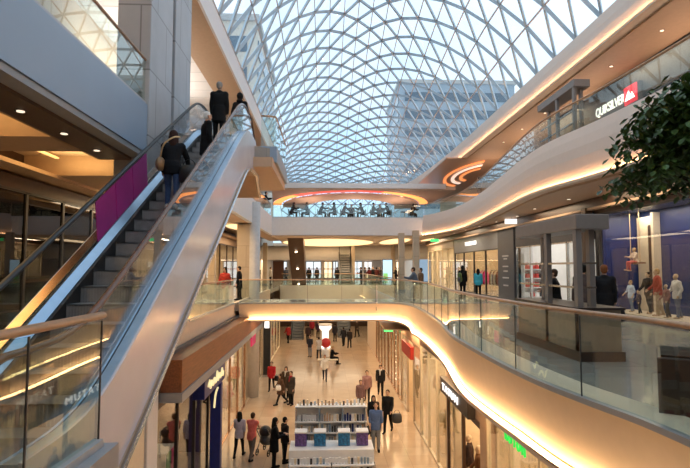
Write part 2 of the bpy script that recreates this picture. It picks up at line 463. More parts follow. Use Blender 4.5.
# cafe bridge fascia
struct(MB().box(-4.1, 39.88, 9.68, 7.72, 40.05, L2 + .06).build('trim', 'white_plaster'))
struct(MB().box(-4.1, 60.9, 9.68, 7.72, 61.05, L2 + .02).build('trim', 'white_plaster'))

# ------------------------------------------------------------------ ceilings / soffits
G = [p + flat_normals(R1, 1)[i] * -.3 for i, p in enumerate(R1)]
struct(MB().prism([(p.x, p.y) for p in G[:-4]] + [(3.7, 49), (5.0, 49), (5.0, -3)], 4.22, 4.28).build('ceiling', 'soffit_tan'))
struct(MB().box(-4.2, 24.6, 4.66, 3.6, 27.4, 4.72).build('ceiling', 'soffit_tan'))
struct(MB().box(-4.9, 5.0, 4.22, -4.36, 49, 4.28).build('ceiling', 'soffit_tan'))
S = [p + flat_normals(R2, 1)[i] * .0 for i, p in enumerate(R2)]
struct(MB().prism([(p.x + .2, p.y) for p in S] + [(7.9, 62), (10.2, 62), (10.2, -3)], 9.62, 9.70).build('ceiling', 'soffit_tan'))
struct(MB().box(10.1, -4, 14.92, 14, 36, 15.0).build('ceiling', 'soffit_tan'))
struct(MB().box(8.6, 36, 14.92, 14, 62, 15.0).build('ceiling', 'copper_soffit'))
struct(MB().box(-4.1, 40.05, 9.60, 7.75, 60.9, 9.67).build('ceiling', 'warm_plaster'))
# left first floor ceiling: brown soffit strip, lit recess, bulkheads
struct(MB().box(-5.28, -3, 9.70, -4.58, 12.25, 9.76).build('ceiling', 'soffit_brown'))
struct(MB().box(-5.34, -3, 9.70, -5.28, 12.25, 10.25).build('trim', 'soffit_tan'))
struct(MB().box(-8.3, -3, 10.25, -5.28, 49, 10.32).build('ceiling', 'warm_plaster'))
struct(MB().box(-8.3, 10.1, 9.70, -5.3, 11.4, 10.25).build('trim', 'soffit_tan'))
struct(MB().box(-8.3, 14.4, 9.70, -5.3, 17.0, 10.25).build('trim', 'soffit_tan'))
struct(MB().box(-8.3, -3, 9.62, -7.4, 49, 9.72).build('trim', 'soffit_tan'))
struct(MB().box(-5.28, 16.0, 9.70, -4.36, 49, 9.76).build('ceiling', 'soffit_tan'))
for y0, y1 in ((2.0, 9.9), (11.6, 14.2), (17.4, 30)):
    o = MB().box(-7.35, y0, 10.12, -7.25, y1, 10.16).build('cove_light', 'cove_dim'); tag(o, 'yellow strip light in the left gallery ceiling recess', 'light strip', 'strip lights of the left gallery ceiling')
    area('gallery_lamp', (-6.4, (y0 + y1) / 2, 10.2), 1.2, (y1 - y0) * .8, 9 * (y1 - y0), (1, .70, .30))
    area('gallery_uplight', (-6.5, (y0 + y1) / 2, 9.75), 1.2, (y1 - y0) * .9, 13 * (y1 - y0), (1, .70, .30), (PI, 0, 0))
# left second floor: ceiling of the third level
struct(MB().box(-5.6, -3, 15.96, -4.24, 62, 16.15).build('ceiling', 'soffit_tan'))
o = struct(MB().box(-12, -3, 16.2, -5.6, 62, 16.3).build('ceiling', 'white_plaster'))
sl = MB()
for i in range(40): sl.box(-9.5, 2 + i * 1.2, 16.19, -5.62, 2.03 + i * 1.2, 16.2)
struct(sl.build('trim', 'line_grey'))
# ------------------------------------------------------------------ walls
struct(MB().box(-8.8, -3, L2, -8.5, 62, 16.2).build('wall_left', 'warm_plaster'))
struct(MB().box(-8.6, -3, 9.7, -8.3, 62, L2 - .4).build('wall_left', 'dark_brown'))
struct(MB().box(13.0, -6, 0, 13.4, 62, L1 - .35).build('wall_right', 'shop_wall'))
struct(MB().box(14.0, -4, L1, 14.3, 62, 15.0).build('wall_right', 'shop_wall'))
struct(MB().box(-12.3, -6, 0, -12, 62, 16.2).build('wall_left', 'shop_wall'))
struct(MB().box(-12, 80, 0, 14, 80.4, L2).build('wall_back', 'warm_plaster'))
struct(MB().box(-12, -4.6, 0, 14, -4.2, 16).build('wall_front', 'warm_plaster'))
struct(MB().box(10, -3, L1 - .35, 14, 62, L1).build('floor', 'upper_tile'))
struct(MB().box(-12, -3, L1 - .35, -8.3, 49, L1).build('floor', 'upper_tile'))
struct(MB().box(10, -3, 9.7, 14, 62, L2 - .4).build('ceiling', 'dark_brown'))

# ------------------------------------------------------------------ piers and columns
def pier(x0, y0, x1, y1, z0, z1, m, label, name='pier'):
    t = thing(name, label, 'pillar', ((x0 + x1) / 2, (y0 + y1) / 2, z0))
    MB().box(x0, y0, z0, x1, y1, z1).build('shaft', m, t, bevel=.02)
    MB().box(x0 - .03, y0 - .03, z0, x1 + .03, y1 + .03, z0 + .15).build('plinth', 'grey_trim', t)
    return t
pier(-5.0, 12.25, -4.2, 14.0, L1, 15.95, 'pier_stone', 'tall grey stone pier at the end of the blue balcony front')
pier(-4.9, 14.25, -4.2, 15.9, L1, 15.95, 'pier_stone', 'second grey stone pier behind the one ending the blue balcony front')
t = thing('round_column', 'tall pale column rising beside the upper escalator landing', 'pillar', (-4.35, 29.6, 0))
MB().box(-4.95, 29.2, 0, -4.22, 30, 9.6).build('shaft', 'beige_stone', t)
MB().lathe([(.36, 0), (.36, 10.9)], (-4.05, 29.5, 0), 20).build('round_shaft', 'line_grey', t, smooth=True)

# ------------------------------------------------------------------ glass roof
XL, ZL, XR, ZR = -4.24, 17.2, 10.2, 16.35
def rise(Y):
    t = max(0, min(1, (Y - 26) / 36)); return 7.6 - 7.0 * (t ** 1.05)
def roofpt(u, Y):
    u = max(0, min(1, u)); return Vector((XL + (XR - XL) * u, Y, ZL + (ZR - ZL) * u + rise(Y) * math.sin(PI * u) ** .85))
def lattice_mesh(pt, N, v0, v1, nr, wd, hd, wl, hl):
    A = MB(); B = MB()
    ys = [v0 + (v1 - v0) * j / nr for j in range(nr + 1)]
    def node(i, j): return pt((i + .5 * (j % 2)) / N, ys[j])
    for j in range(nr):
        for i in range(-1, N + 1):
            for di in ((0, -1) if j % 2 == 0 else (0, 1)):
                u0 = (i + .5 * (j % 2)) / N; u1 = (i + di + .5 * ((j + 1) % 2)) / N
                if max(u0, u1) <= 0 or min(u0, u1) >= 1: continue
                if min(u0, u1) < -.01 or max(u0, u1) > 1.01: continue
                p = pt(u0, ys[j]); q = pt(u1, ys[j + 1])
                A.bar(p, q, wd, hd)
            if j + 2 <= nr:
                u0 = (i + .5 * (j % 2)) / N
                if -.01 <= u0 <= 1.01: B.bar(node(i, j), node(i, j + 2), wl, hl)
    return A, B
roof = thing('window_1', 'glass barrel roof on a triangular steel lattice over the mall street', 'glass roof', (3, 30, 17)); roof['kind'] = 'structure'
A, B = lattice_mesh(roofpt, 8, -1, 62, 66, .085, .16, .045, .08)
A.build('lattice', 'lattice', roof); B.build('purlin', 'lattice_thin', roof)
gm = MB(); rows = []
for j in range(47):
    Y = -1 + 63 * j / 46; rows.append([roofpt(i / 20, Y) + Vector((0, 0, .12)) for i in range(21)])
for a, b in zip(rows[:-1], rows[1:]): gm.ribbon(a, b)
gm.build('glass', 'roof_glass', roof, smooth=True)
def farpt(u, s):
    u = max(0, min(1, u)); Y = 62 + 20 * math.sin(s * PI / 2) + 3 * math.sin(PI * u); z = 17.6 + .9 * u * (1 - s) - 6.4 * (1 - math.cos(s * PI / 2)) + .4 * math.sin(PI * u) * (1 - s)
    return Vector((-6.5 + 18 * u, Y, z))
far = thing('window_2', 'far rounded glass end of the roof behind the cafe bridge', 'glass roof', (3, 72, 11)); far['kind'] = 'structure'
A, B = lattice_mesh(farpt, 9, 0, 1, 12, .09, .14, .05, .08)
A.build('lattice', 'lattice', far); B.build('purlin', 'lattice_thin', far)
gm = MB(); rows = [[farpt(i / 24, j / 14) + Vector((0, .1, .1)) for i in range(25)] for j in range(15)]
for a, b in zip(rows[:-1], rows[1:]): gm.ribbon(a, b)
gm.build('glass', 'roof_glass', far, smooth=True)

# ------------------------------------------------------------------ buildings outside
def office(x0, y0, x1, y1, h, mw, floors, label, side='y'):
    t = thing('office_building', label, 'building', ((x0 + x1) / 2, (y0 + y1) / 2, 0))
    MB().box(x0, y0, 0, x1, y1, h).build('wall', mw, t)
    MB().box(x0 - .3, y0 - .3, h, x1 + .3, y1 + .3, h + .7).build('parapet', 'concrete', t)
    for k in range(floors):
        z = h - 3.4 * (k + 1)
        MB().box(x0 + 1, y0 - .12, z, x1 - 1, y0 + .05, z + 1.7).build('window_strip', 'office_glass', t)
        MB().box(x1 - .05, y0 + 1, z, x1 + .12, y1 - 1, z + 1.7).build('window_strip', 'office_glass', t)
        MB().box(x0 - .12, y0 + 1, z, x0 + .05, y1 - 1, z + 1.7).build('window_strip', 'office_glass', t)
office(14, 95, 36, 115, 42, 'office_grey', 8, 'grey office block seen through the right of the glass roof')
office(-24, 55, -7.5, 75, 34, 'office_wall', 4, 'beige building seen through the left edge of the glass roof')

# ------------------------------------------------------------------ red and orange lit ring above the cafe
t = thing('ceiling_ring', 'white overhead slab with an oval opening edged in orange and red light', 'ceiling feature', (2.4, 46, 13.2)); ring = t
E = lambda a, k, z, dy=0: Vector((2.5 + (7.7 + k) * math.cos(a), 52 + dy - (10.6 + k) * math.sin(a), z))
n = 60; zt = 13.68; zs = 13.42
arc = [PI * i / n for i in range(n + 1)]
front = []
for a in arc:
    e = E(a, 0, 0); front.append(Vector((max(-4.24, min(10.5, 2.5 + 8.4 * math.cos(a) * 1.0)), 40.9, 0)))
up = MB(); o0 = [Vector((p.x, p.y, zs)) for p in front]; i0 = [E(a, 0, zs) for a in arc]
up.ribbon(o0, i0); up.ribbon([Vector((p.x, p.y, zt)) for p in front], [E(a, 0, zt) for a in arc])
up.ribbon(o0, [Vector((p.x, p.y, zt)) for p in front]); up.ribbon(i0, [E(a, 0, zt) for a in arc])
up.build('slab', 'warm_plaster', t)
MB().box(-4.24, 40.75, zs + .08, 9.7, 40.92, zt + .22).build('front_edge', 'white_plaster', t)
for (a0, a1, m_) in ((0.06, .40, 'led_orange'), (.40, .74, 'led_red'), (.74, .98, 'led_orange')):
    aa = [PI * (a0 + (a1 - a0) * i / 24) for i in range(25)]
    MB().ribbon([E(a, -.05, zs + .02) for a in aa], [E(a, -.85, zs + .02) for a in aa], .03).build('light_strip', m_, t)
lo = MB()
lo.ribbon([E(a, -1.0, zs - .14) for a in arc], [E(a, -3.2, zs - .30) for a in arc]); lo.ribbon([E(a, -1.0, zs - .14) for a in arc], [E(a, -1.0, zs - .05) for a in arc])
lo.ribbon([E(a, -3.2, zs - .30) for a in arc], [E(a, -3.2, zs + .25) for a in arc])
lo.build('rim', 'warm_plaster', t, smooth=True)
# emissive swirls imitating light reflected in the glossy soffit right of the ring
for k, (cx, cy, rr, m_) in enumerate(((12.6, 42, 1.0, 'reflection_orange'), (12.6, 42, 1.6, 'reflection_pale'), (12.6, 42, 2.2, 'reflection_orange'))):
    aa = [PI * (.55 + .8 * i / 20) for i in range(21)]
    o = MB().ribbon([Vector((cx + rr * math.cos(a), cy + 2.6 * rr * math.sin(a), 14.88)) for a in aa], [Vector((cx + (rr + .25) * math.cos(a), cy + 2.6 * (rr + .25) * math.sin(a), 14.88)) for a in aa], .03).build('ceiling_light', m_)  # no fitting here: a reflection drawn as a glowing band
    tag(o, 'curved %s glow imitating a soffit reflection beside the glass roof, %s of three' % (('orange', 'inner'), ('pale', 'middle'), ('orange', 'outer'))[k], 'ceiling light')

# ------------------------------------------------------------------ railings
def railing(pts, z, h, label, panel=1.5, kerb=.05, side=1, rail_r=.038, railm='handrail_wood', posts=False, flat=.8, handrail=True, seals=False):
    pts = [Vector((p[0], p[1], 0)) for p in pts]
    mid = pts[len(pts) // 2]
    t = thing('glass_railing', label, 'railing', (mid.x, mid.y, z))
    rs = resample(pts, .25) if len(pts) > 2 else pts
    MB().tube([p + Vector((0, 0, z + h)) for p in rs], rail_r, 10, flat).build('handrail', railm, t, smooth=True)
    N = flat_normals(rs, 1)
    MB().ribbon([p + N[i] * .05 + Vector((0, 0, z + kerb)) for i, p in enumerate(rs)], [p - N[i] * .05 + Vector((0, 0, z + kerb)) for i, p in enumerate(rs)], kerb + .02).build('base_channel', 'edge_grey', t)
    k = max(2, int(panel / .25)); 
    if len(pts) == 2:
        L = (pts[1] - pts[0]).length; m_ = max(1, round(L / panel)); segs = [[pts[0].lerp(pts[1], i / m_), pts[0].lerp(pts[1], (i + 1) / m_)] for i in range(m_)]
    else: segs = [rs[i:i + k + 1] for i in range(0, len(rs) - 1, k)]
    for sg in segs:
        if len(sg) < 2: continue
        d0 = (sg[1] - sg[0]).normalized() * .008; d1 = (sg[-1] - sg[-2]).normalized() * .008
        sg = [sg[0] + d0] + sg[1:-1] + [sg[-1] - d1]
        MB().ribbon([p + Vector((0, 0, z + kerb)) for p in sg], [p + Vector((0, 0, z + h - .05)) for p in sg], .014).build('glass_panel', 'rail_glass', t)
        if seals: MB().box(sg[0].x - .007, sg[0].y - .007, z + kerb, sg[0].x + .007, sg[0].y + .007, z + h - .05).build('seal', 'charcoal', t)
        if posts: MB().box(sg[0].x - .02, sg[0].y - .02, z, sg[0].x + .02, sg[0].y + .02, z + h).build('post', 'steel_dark', t)
    return t
railing([p for p in R1 if p.y > 1.0][:-1], L1, 1.1, 'long curving glass railing with wooden handrail along the right gallery', 1.75, seals=True)
railing([BR[0], Vector((-4.0, 24.3, 0))], L1, 1.1, 'straight glass railing with wooden handrail along the near footbridge', 1.6, seals=True)
railing([Vector((-4.22, 24.2, 0)), Vector((-4.22, 16.3, 0))], L1, 1.1, 'glass railing of the left gallery behind the escalator side', 1.6)
railing([Vector((3.68, 27.6, 0)), Vector((3.68, 48.8, 0))], L1, 1.1, 'glass railing of the right gallery beyond the footbridge', 2.0)
railing([Vector((-1.7, 49.05, 0)), Vector((3.55, 49.05, 0))], L1, 1.1, 'far glass railing behind the footbridge, in front of the crowd', 1.6)
railing([Vector((-4.1, 49.05, 0)), Vector((-3.2, 49.05, 0))], L1, 1.1, 'short far glass railing left of the brown escalator', 1.6)
railing([p + Vector((.08, 0, 0)) for p in R2 if p.y > 2], L2 + .2, .92, 'wavy glass railing with dark wooden handrail of the upper right balcony', 2.0, kerb=.05, railm='handrail_wood')
railing([Vector((-4.1, 39.97, 0)), Vector((7.7, 39.97, 0))], L2 + .06, 1.04, 'straight glass railing in front of the cafe tables', 2.3, rail_r=.03, railm='steel_dark')
railing([Vector((-4.3, -2.5, 0)), Vector((-4.3, 12.2, 0))], L2 + .03, 1.08, 'glass railing on top of the blue balcony front at upper left', 2.1, railm='handrail_wood')
railing([Vector((-4.2, 21.6, 0)), Vector((-4.2, 39.8, 0))], L2 + .1, 1.0, 'glass railing of the upper left gallery beyond the escalator landing', 2.0, rail_r=.03, railm='steel_dark')
th = R(1.8)
railing([Vector((-1.98 - .14, 5.05, 0)), Vector((-2.12 - 4.6 * math.tan(th), .45, 0))], L1, 1.2, 'glass railing with wooden handrail at the foot of the escalator, lower left', 1.15, rail_r=.045, seals=True)

# ------------------------------------------------------------------ escalator landing on the second floor
t = thing('landing_slab', 'tan underside box of the upper escalator landing with its white edge', 'landing', (-3, 18.5, L2 - .75))
MB().box(-4.2, 15.9, L2 - .72, -1.64, 20.85, L2 - .41).build('soffit', 'soffit_tan', t)
MB().box(-4.1, 16.5, L2 - .45, -1.56, 16.62, L2 + .06).build('front_edge', 'pale_blue_panel', t)
MB().box(-1.64, 16.63, L2 - .45, -1.56, 20.85, L2 + .05).build('side_edge', 'grey_trim', t)
railing([Vector((-2.1, 16.7, 0)), Vector((-1.7, 16.72, 0)), Vector((-1.64, 16.8, 0)), Vector((-1.62, 18.2, 0)), Vector((-1.62, 20.8, 0))], L2 + .06, 1.06, 'glass railing with wooden handrail around the upper escalator landing', 1.4)

o = MB().box(-7.35, 3, 15.8, -7.15, 12, 15.86).build('cove_light', 'cove_panel'); tag(o, 'orange strip light in the ceiling of the upper left gallery', 'light strip')

for x in (-1.5, 2.5, 6.5): area('ring_soffit_fill', (x, 45.5, 11.25), 1.2, 3, 55, (1, .62, .45), (PI, 0, 0))  # added fill without a fitting, brightens the ring's underside
# ------------------------------------------------------------------ the big escalator
def sp(x, w=.28): return w * math.log(1 + math.exp(max(-40, min(40, x / w))))
TAN = math.tan(R(30))
def nose(Y): return L1 + TAN * (sp(Y - 5.2) - sp(Y - 14.72))
esc = thing('escalator', 'long escalator climbing from lower left to the upper gallery, carrying people', 'escalator', (-3.03, 5.2, L1))
XLh, XRh = -3.65, -2.40
ys = [4.0 + .2 * i for i in range(68)]          # to 17.4
for X in (XLh, XRh):
    path = [Vector((X, 4.0 + .33 * 0 , 0))]
    loop0 = [Vector((X, 4.02 - .34 * math.sin(R(a)), nose(4) + .98 - .34 + .34 * math.cos(R(a)))) for a in range(150, 0, -25)]
    loop1 = [Vector((X, 17.4 + .34 * math.sin(R(a)), nose(17.4) + .98 - .34 + .34 * math.cos(R(a)))) for a in range(25, 176, 25)]
    P = loop0 + [Vector((X, y, nose(y) + .98)) for y in ys] + loop1
    MB().tube(P, .042, 8, .8).build('handrail', 'copper_rubber' if X == XRh else 'rubber', esc, smooth=True)
    sgn = -1 if X == XLh else 1
    k = 0
    while k < len(ys) - 1:
        seg = ys[k:k + 8]
        if len(seg) < 2: break
        a = [Vector((X, y + (.01 if i == 0 else (-.01 if i == len(seg) - 1 else 0)), nose(y) + .2)) for i, y in enumerate(seg)]
        b = [Vector((X, p.y, nose(p.y) + .95)) for p in a]
        MB().ribbon(a, b, .014).build('glass_panel', 'clear', esc); k += 7
    # inner skirt, bright line, inner deck and outer deck
    xi = X - sgn * .12
    MB().ribbon([Vector((xi, y, nose(y) - .25)) for y in ys], [Vector((xi, y, nose(y) + .10)) for y in ys], .02).build('skirt', 'rubber', esc)
    MB().ribbon([Vector((xi - sgn * .012, y, nose(y) + .06)) for y in ys], [Vector((xi - sgn * .012, y, nose(y) + .10)) for y in ys], .012).build('bright_strip', 'steel', esc)
    MB().ribbon([Vector((xi, y, nose(y) + .10)) for y in ys], [Vector((X - sgn * .02, y, nose(y) + .2)) for y in ys], .02).build('inner_deck', 'deck_blue', esc)
    MB().ribbon([Vector((X + sgn * .02, y, nose(y) + .2)) for y in ys], [Vector((X + sgn * .165, y, nose(y) + .2)) for y in ys], .03).build('outer_deck', 'copper' if sgn < 0 else 'deck_blue', esc)
    xo = X + sgn * .17
    k = 0
    while k < len(ys) - 1:
        seg = ys[k:k + 13]
        if len(seg) < 2: break
        MB().ribbon([Vector((xo, y, nose(y) + .21)) for y in seg], [Vector((xo, y, nose(y) - .88)) for y in seg], .03).build('cladding_panel', 'cladding', esc); k += 12
MB().ribbon([Vector((-3.87, y, nose(y) - .88)) for y in ys], [Vector((-2.22, y, nose(y) - .88)) for y in ys], .04).build('underside', 'soffit_tan', esc)
MB().ribbon([Vector((-2.24, y, nose(y) - .92)) for y in ys], [Vector((-2.17, y, nose(y) - .88)) for y in ys], .04).build('edge_rail', 'steel', esc)
for i in range(24):
    y = 5.2 + .4 * i; z = L1 + .231 * i
    s = MB()
    s.box(-3.51, y, z - .03, -2.54, y + .41, z)
    s.box(-3.51, y, z - .25, -2.54, y + .025, z)
    for k in range(24): s.box(-3.50 + .04 * k, y - .006, z - .24, -3.485 + .04 * k, y + .002, z - .01)
    s.build('step', 'step_metal', esc)
MB().box(-3.51, 3.7, L1, -2.54, 5.2, L1 + .015).build('comb_plate', 'steel', esc)
MB().box(-3.51, 14.75, L2 - .05, -2.54, 17.2, L2 + .01).build('comb_plate', 'steel', esc)
adv = [(8.35, 9.1), (9.1, 9.85), (9.85, 10.6)]
for i, (a, b) in enumerate(adv):
    m_ = MB(); yy = [a + .012, (a + b) / 2, b - .012]
    m_.ribbon([Vector((XLh + .02, y, nose(y) + .24)) for y in yy], [Vector((XLh + .02, y - .12, nose(y - .12) + .93)) for y in yy], .012)
    m_.build('advert_panel', 'magenta', esc)

def small_escalator(x, y0, z0, y1, z1, label, m_side, m_under, lamps=0):
    """plain far escalator between (y0,z0) low end and (y1,z1) high end"""
    t = thing('escalator', label, 'escalator', (x, y0, z0)); W = .62
    n = 12; P = [(y0 + (y1 - y0) * i / n, z0 + (z1 - z0) * i / n) for i in range(n + 1)]
    for s in (-1, 1):
        MB().ribbon([Vector((x + s * W, y, z + .15)) for y, z in P], [Vector((x + s * W, y, z - .75)) for y, z in P], .05).build('cladding_panel', m_side, t)
        MB().ribbon([Vector((x + s * W, y, z + .18)) for y, z in P], [Vector((x + s * W, y, z + .9)) for y, z in P], .014).build('glass_panel', 'rail_glass', t)
        MB().tube([Vector((x + s * W, y, z + .95)) for y, z in P], .04, 8).build('handrail', 'rubber', t)
    MB().ribbon([Vector((x - W, y, z - .75)) for y, z in P], [Vector((x + W, y, z - .75)) for y, z in P], .05).build('underside', m_under, t)
    N_ = int(abs(y1 - y0) / .42); dy = (y1 - y0) / N_; dz = (z1 - z0) / N_
    for i in range(N_):
        s = MB(); ya = y0 + dy * i; s.box(x - .5, ya, z0 + dz * i - .12, x + .5, ya + dy, z0 + dz * i + .02); s.build('step', 'step_metal', t)
    for k in range(lamps):
        f = (k + .6) / (lamps + .35); y = y0 + (y1 - y0) * f; z = z0 + (z1 - z0) * f - .79
        MB().ell((x, y, z - .02), (.10, .10, .05)).build('lamp', 'lamp', t, smooth=True)
    return t
small_escalator(-2.45, 50.2, 5.6, 42.2, 10.4, 'brown escalator underside with three lamps below the cafe bridge', 'soffit_brown', 'dark_brown', 3)
small_escalator(2.2, 52.5, 5.6, 60.0, 9.9, 'grey escalator climbing beyond the footbridge, right of the brown one', 'steel_dark', 'grey_trim')
small_escalator(-2.75, 52.0, 0.1, 60.0, 4.7, 'far ground-floor escalator on the left, below the footbridge', 'charcoal', 'grey_trim')
small_escalator(2.0, 53.5, 0.1, 61.0, 4.4, 'far ground-floor escalator on the right, below the footbridge', 'charcoal', 'grey_trim')

# ------------------------------------------------------------------ shops
def lamp_in(x, y, z, sx, sy, p, c=(1, .76, .48)): area('shop_lamp', (x, y, z), sx, sy, p, c)
def shop(x, side, y0, y1, z0, z1, label, depth=3.0, header=.6, mh='grey_trim', mframe='steel_dark', panes=2, gl='shop_glass', wall='shop_wall', power=60, open_=None, back=None, color=(1, .76, .48)):
    """side=+1: the shop lies at larger x.  open_=(ya,yb): a doorway without glass"""
    t = thing('shopfront', label, 'shop front', (x, (y0 + y1) / 2, z0))
    zh = z1 - header
    MB().box(x, y0, zh, x + side * .25, y1, z1).build('header', mh, t)
    n = panes; w = (y1 - y0) / n
    for i in range(n + 1):
        y = y0 + w * i; MB().box(x + side * .02, max(y0, y - .05), z0, x + side * .12, min(y1, y + .05), zh).build('frame_post', mframe, t)
    MB().box(x + side * .02, y0, zh - .06, x + side * .12, y1, zh).build('frame_rail', mframe, t)
    for i in range(n):
        if open_ and i in open_: continue
        y = y0 + w * i; MB().box(x + side * .06, y + .05, z0 + .06, x + side * .075, y + w - .05, zh - .06).build('glass_panel', gl, t)
        MB().box(x + side * .02, y + .05, z0, x + side * .12, y + w - .05, z0 + .06).build('sill', mframe, t)
    xb = x + side * depth
    struct(MB().box(xb, y0, z0, xb + side * .1, y1, z1).build('wall_back', back or wall))
    for y in (y0, y1 - .08): struct(MB().box(x + side * .26, y, z0, xb, y + .08, z1).build('wall_side', wall))
    struct(MB().box(x + side * .26, y0, z1 - .1, xb, y1, z1 - .02).build('ceiling', wall))
    if power: lamp_in(x + side * (depth * .5), (y0 + y1) / 2, z1 - .14, depth * .6, (y1 - y0) * .8, power, color)
    return t
def mount(t, mb, name, m, **k): return mb.build(name, m, t, **k)

# ground floor, right side (front faces at x = 4.1)
zt_ = 4.2
t = shop(4.1, 1, 8.4, 13.3, 0, zt_, 'pale shop front with the green lettering, below the right gallery', mh='soffit_tan', mframe='cream', panes=3, power=110)
sg = text('sign_letters', 'KOTON', .34, (4.04, 11.1, 3.44), PI / 2, -PI / 2, 'sign_green', t, .02, width=1.15, space=1.5, bold=0)
t = shop(4.1, 1, 13.8, 17.6, 0, 3.05, 'dark framed shop front under the TATUM sign', mh='dark_brown', mframe='dark_brown', panes=2, power=90, header=.12, open_=(0,))
sb = thing('sign_board', 'black TATUM sign board with white letters over the dark framed shop', 'sign', (3.95, 15.75, 3.06))
sbb = MB().box(3.86, 14.1, 3.06, 4.08, 17.4, 3.54).build('board', 'dark_trim', sb, bevel=.01)
text('letters', 'TATUM', .31, (3.84, 16.05, 3.29), PI / 2, -PI / 2, 'sign_tatum', sbb, .015, space=1.3, width=1.95, bold=0)
struct(MB().box(4.1, 13.3, 0, 7.1, 13.8, 4.2).build('wall_right', 'soffit_tan'))
struct(MB().box(4.12, 13.8, 3.05, 4.3, 17.6, 4.2).build('wall_right', 'soffit_tan'))
t = shop(4.1, 1, 17.7, 22.4, 0, zt_, 'cream shop window with straw coloured mannequin, right of the street', mh='dark_brown', mframe='cream', panes=3, power=130, wall='cream', header=.35)
t = shop(4.1, 1, 22.5, 28.0, 0, zt_, 'shop front with the plain red sign on the right of the street', mh='soffit_tan', mframe='beige_stone', panes=3, power=130, open_=(1,), header=.5)
rs_ = thing('sign_board', 'small plain red sign board on the right of the street', 'sign', (3.95, 25.0, 3.0))
MB().box(3.88, 23.6, 2.98, 4.05, 26.3, 3.56).build('board', 'sign_redboard', rs_, bevel=.02)
for y0, y1, lb in ((28.2, 34.0, 'shop front with sparkling lights beyond the red sign, right of the street'), (34.2, 42.0, 'farthest shop front on the right of the ground street')):
    t = shop(4.1, 1, y0, y1, 0, zt_, lb, mh='dark_brown', mframe='copper', panes=4, power=120, wall='cream', header=.4)
struct(MB().box(4.1, -3, 0, 4.3, 8.4, 4.3).build('wall_right', 'warm_plaster'))
struct(MB().box(4.1, 42.0, 0, 4.3, 50, 4.9).build('wall_right', 'warm_plaster'))
lg = thing('exit_sign', 'small green lit exit sign hanging between shops on the right street side', 'sign', (3.6, 30.3, 3.5))
MB().box(3.45, 30.2, 3.45, 3.95, 30.26, 3.75).build('box', 'exit_green', lg); MB().box(3.69, 30.2, 3.75, 3.71, 30.26, 4.25).build('hanger', 'steel_dark', lg)

# ground floor, left side (front faces at x = -4.1)
pier(-4.9, 12.26, -4.05, 13.0, 0, 4.2, 'white_plaster', 'white pillar beside the foot of the wooden canopy, lower left')
t = shop(-4.1, -1, 13.1, 20.9, 0, zt_, 'dark shop front under the wooden canopy, lower left', mh='dark_brown', mframe='dark_trim', panes=4, power=35, wall='dark_brown', header=.5, depth=5)
t = shop(-4.1, -1, 21.1, 27.4, 0, zt_, 'left shop window with red dressed mannequins past the blue sign', mh='soffit_brown', mframe='copper', panes=3, power=150, wall='cream')
t = shop(-4.1, -1, 27.6, 35.0, 0, zt_, 'bright left shop window behind the pink sign', mh='soffit_tan', mframe='beige_stone', panes=4, power=150, wall='cream')
t = shop(-4.1, -1, 35.4, 48.0, 0, zt_, 'farthest left shop front past the black banner post', mh='soffit_tan', mframe='cream', panes=5, power=150, wall='cream')
struct(MB().box(-4.4, -3, 0, -4.1, 12.2, 4.3).build('wall_left', 'cream'))
cn = thing('canopy', 'long wooden canopy box over the left ground-floor shops', 'canopy', (-3.8, 20, 3.95))
MB().box(-4.08, 13.2, 4.05, -3.55, 30, 4.86).build('box', 'wood', cn, bevel=.015)
MB().box(-4.08, 13.15, 3.82, -3.52, 30.05, 4.05).build('lower_trim', 'grey_trim', cn)
MB().box(-4.15, 13.3, 4.86, -4.0, 30, 4.94).build('top_trim', 'slate', cn)
bl = thing('sign_board', 'blue shop sign board with yellow script, under the wooden canopy', 'sign', (-3.8, 18, 0))
MB().box(-3.98, 18.5, 0, -3.62, 18.8, 3.12).build('panel', 'deep_blue', bl)
bb0 = MB().box(-4.04, 16.2, 3.12, -3.66, 19.4, 3.78).build('board', 'deep_blue', bl, bevel=.02)
zz_ = [(-3.64, 16.6 + 2.4 * i / 40, 3.43 + .10 * math.sin(i * .95) + (.14 if i in (3, 4, 22, 23, 36, 37) else 0)) for i in range(41)]
MB().tube(cat_rom(zz_, 3), .030, 6).build('script', 'sign_yellow', bb0)
MB().tube(cat_rom([(-3.84, 18.48, 2.3), (-3.80, 18.48, 2.75), (-3.72, 18.48, 3.0)], 5), .035, 6).build('stroke', 'sign_yellow', bl)
pk = thing('sign_board', 'small pink projecting sign on the left shop row', 'sign', (-3.8, 28.3, 2.7))
MB().bar((-3.85, 27.5, 3.35), (-3.85, 29.0, 3.35), .08, .62).build('board', 'pink', pk); MB().box(-4.1, 28.2, 3.3, -3.85, 28.26, 3.36).build('arm', 'steel', pk)
bp = thing('banner_post', 'tall black banner post with a white emblem on the left of the street', 'banner', (-3.85, 34.8, 0))
MB().box(-4.05, 34.6, .15, -3.6, 34.95, 3.95).build('panel', 'black', bp); MB().box(-4.08, 34.55, 0, -3.57, 35.0, .15).build('base', 'steel', bp)
MB().cbox((-3.82, 34.57, 3.45), (.3, .04, .5)).build('emblem', 'sign_white_soft', bp)

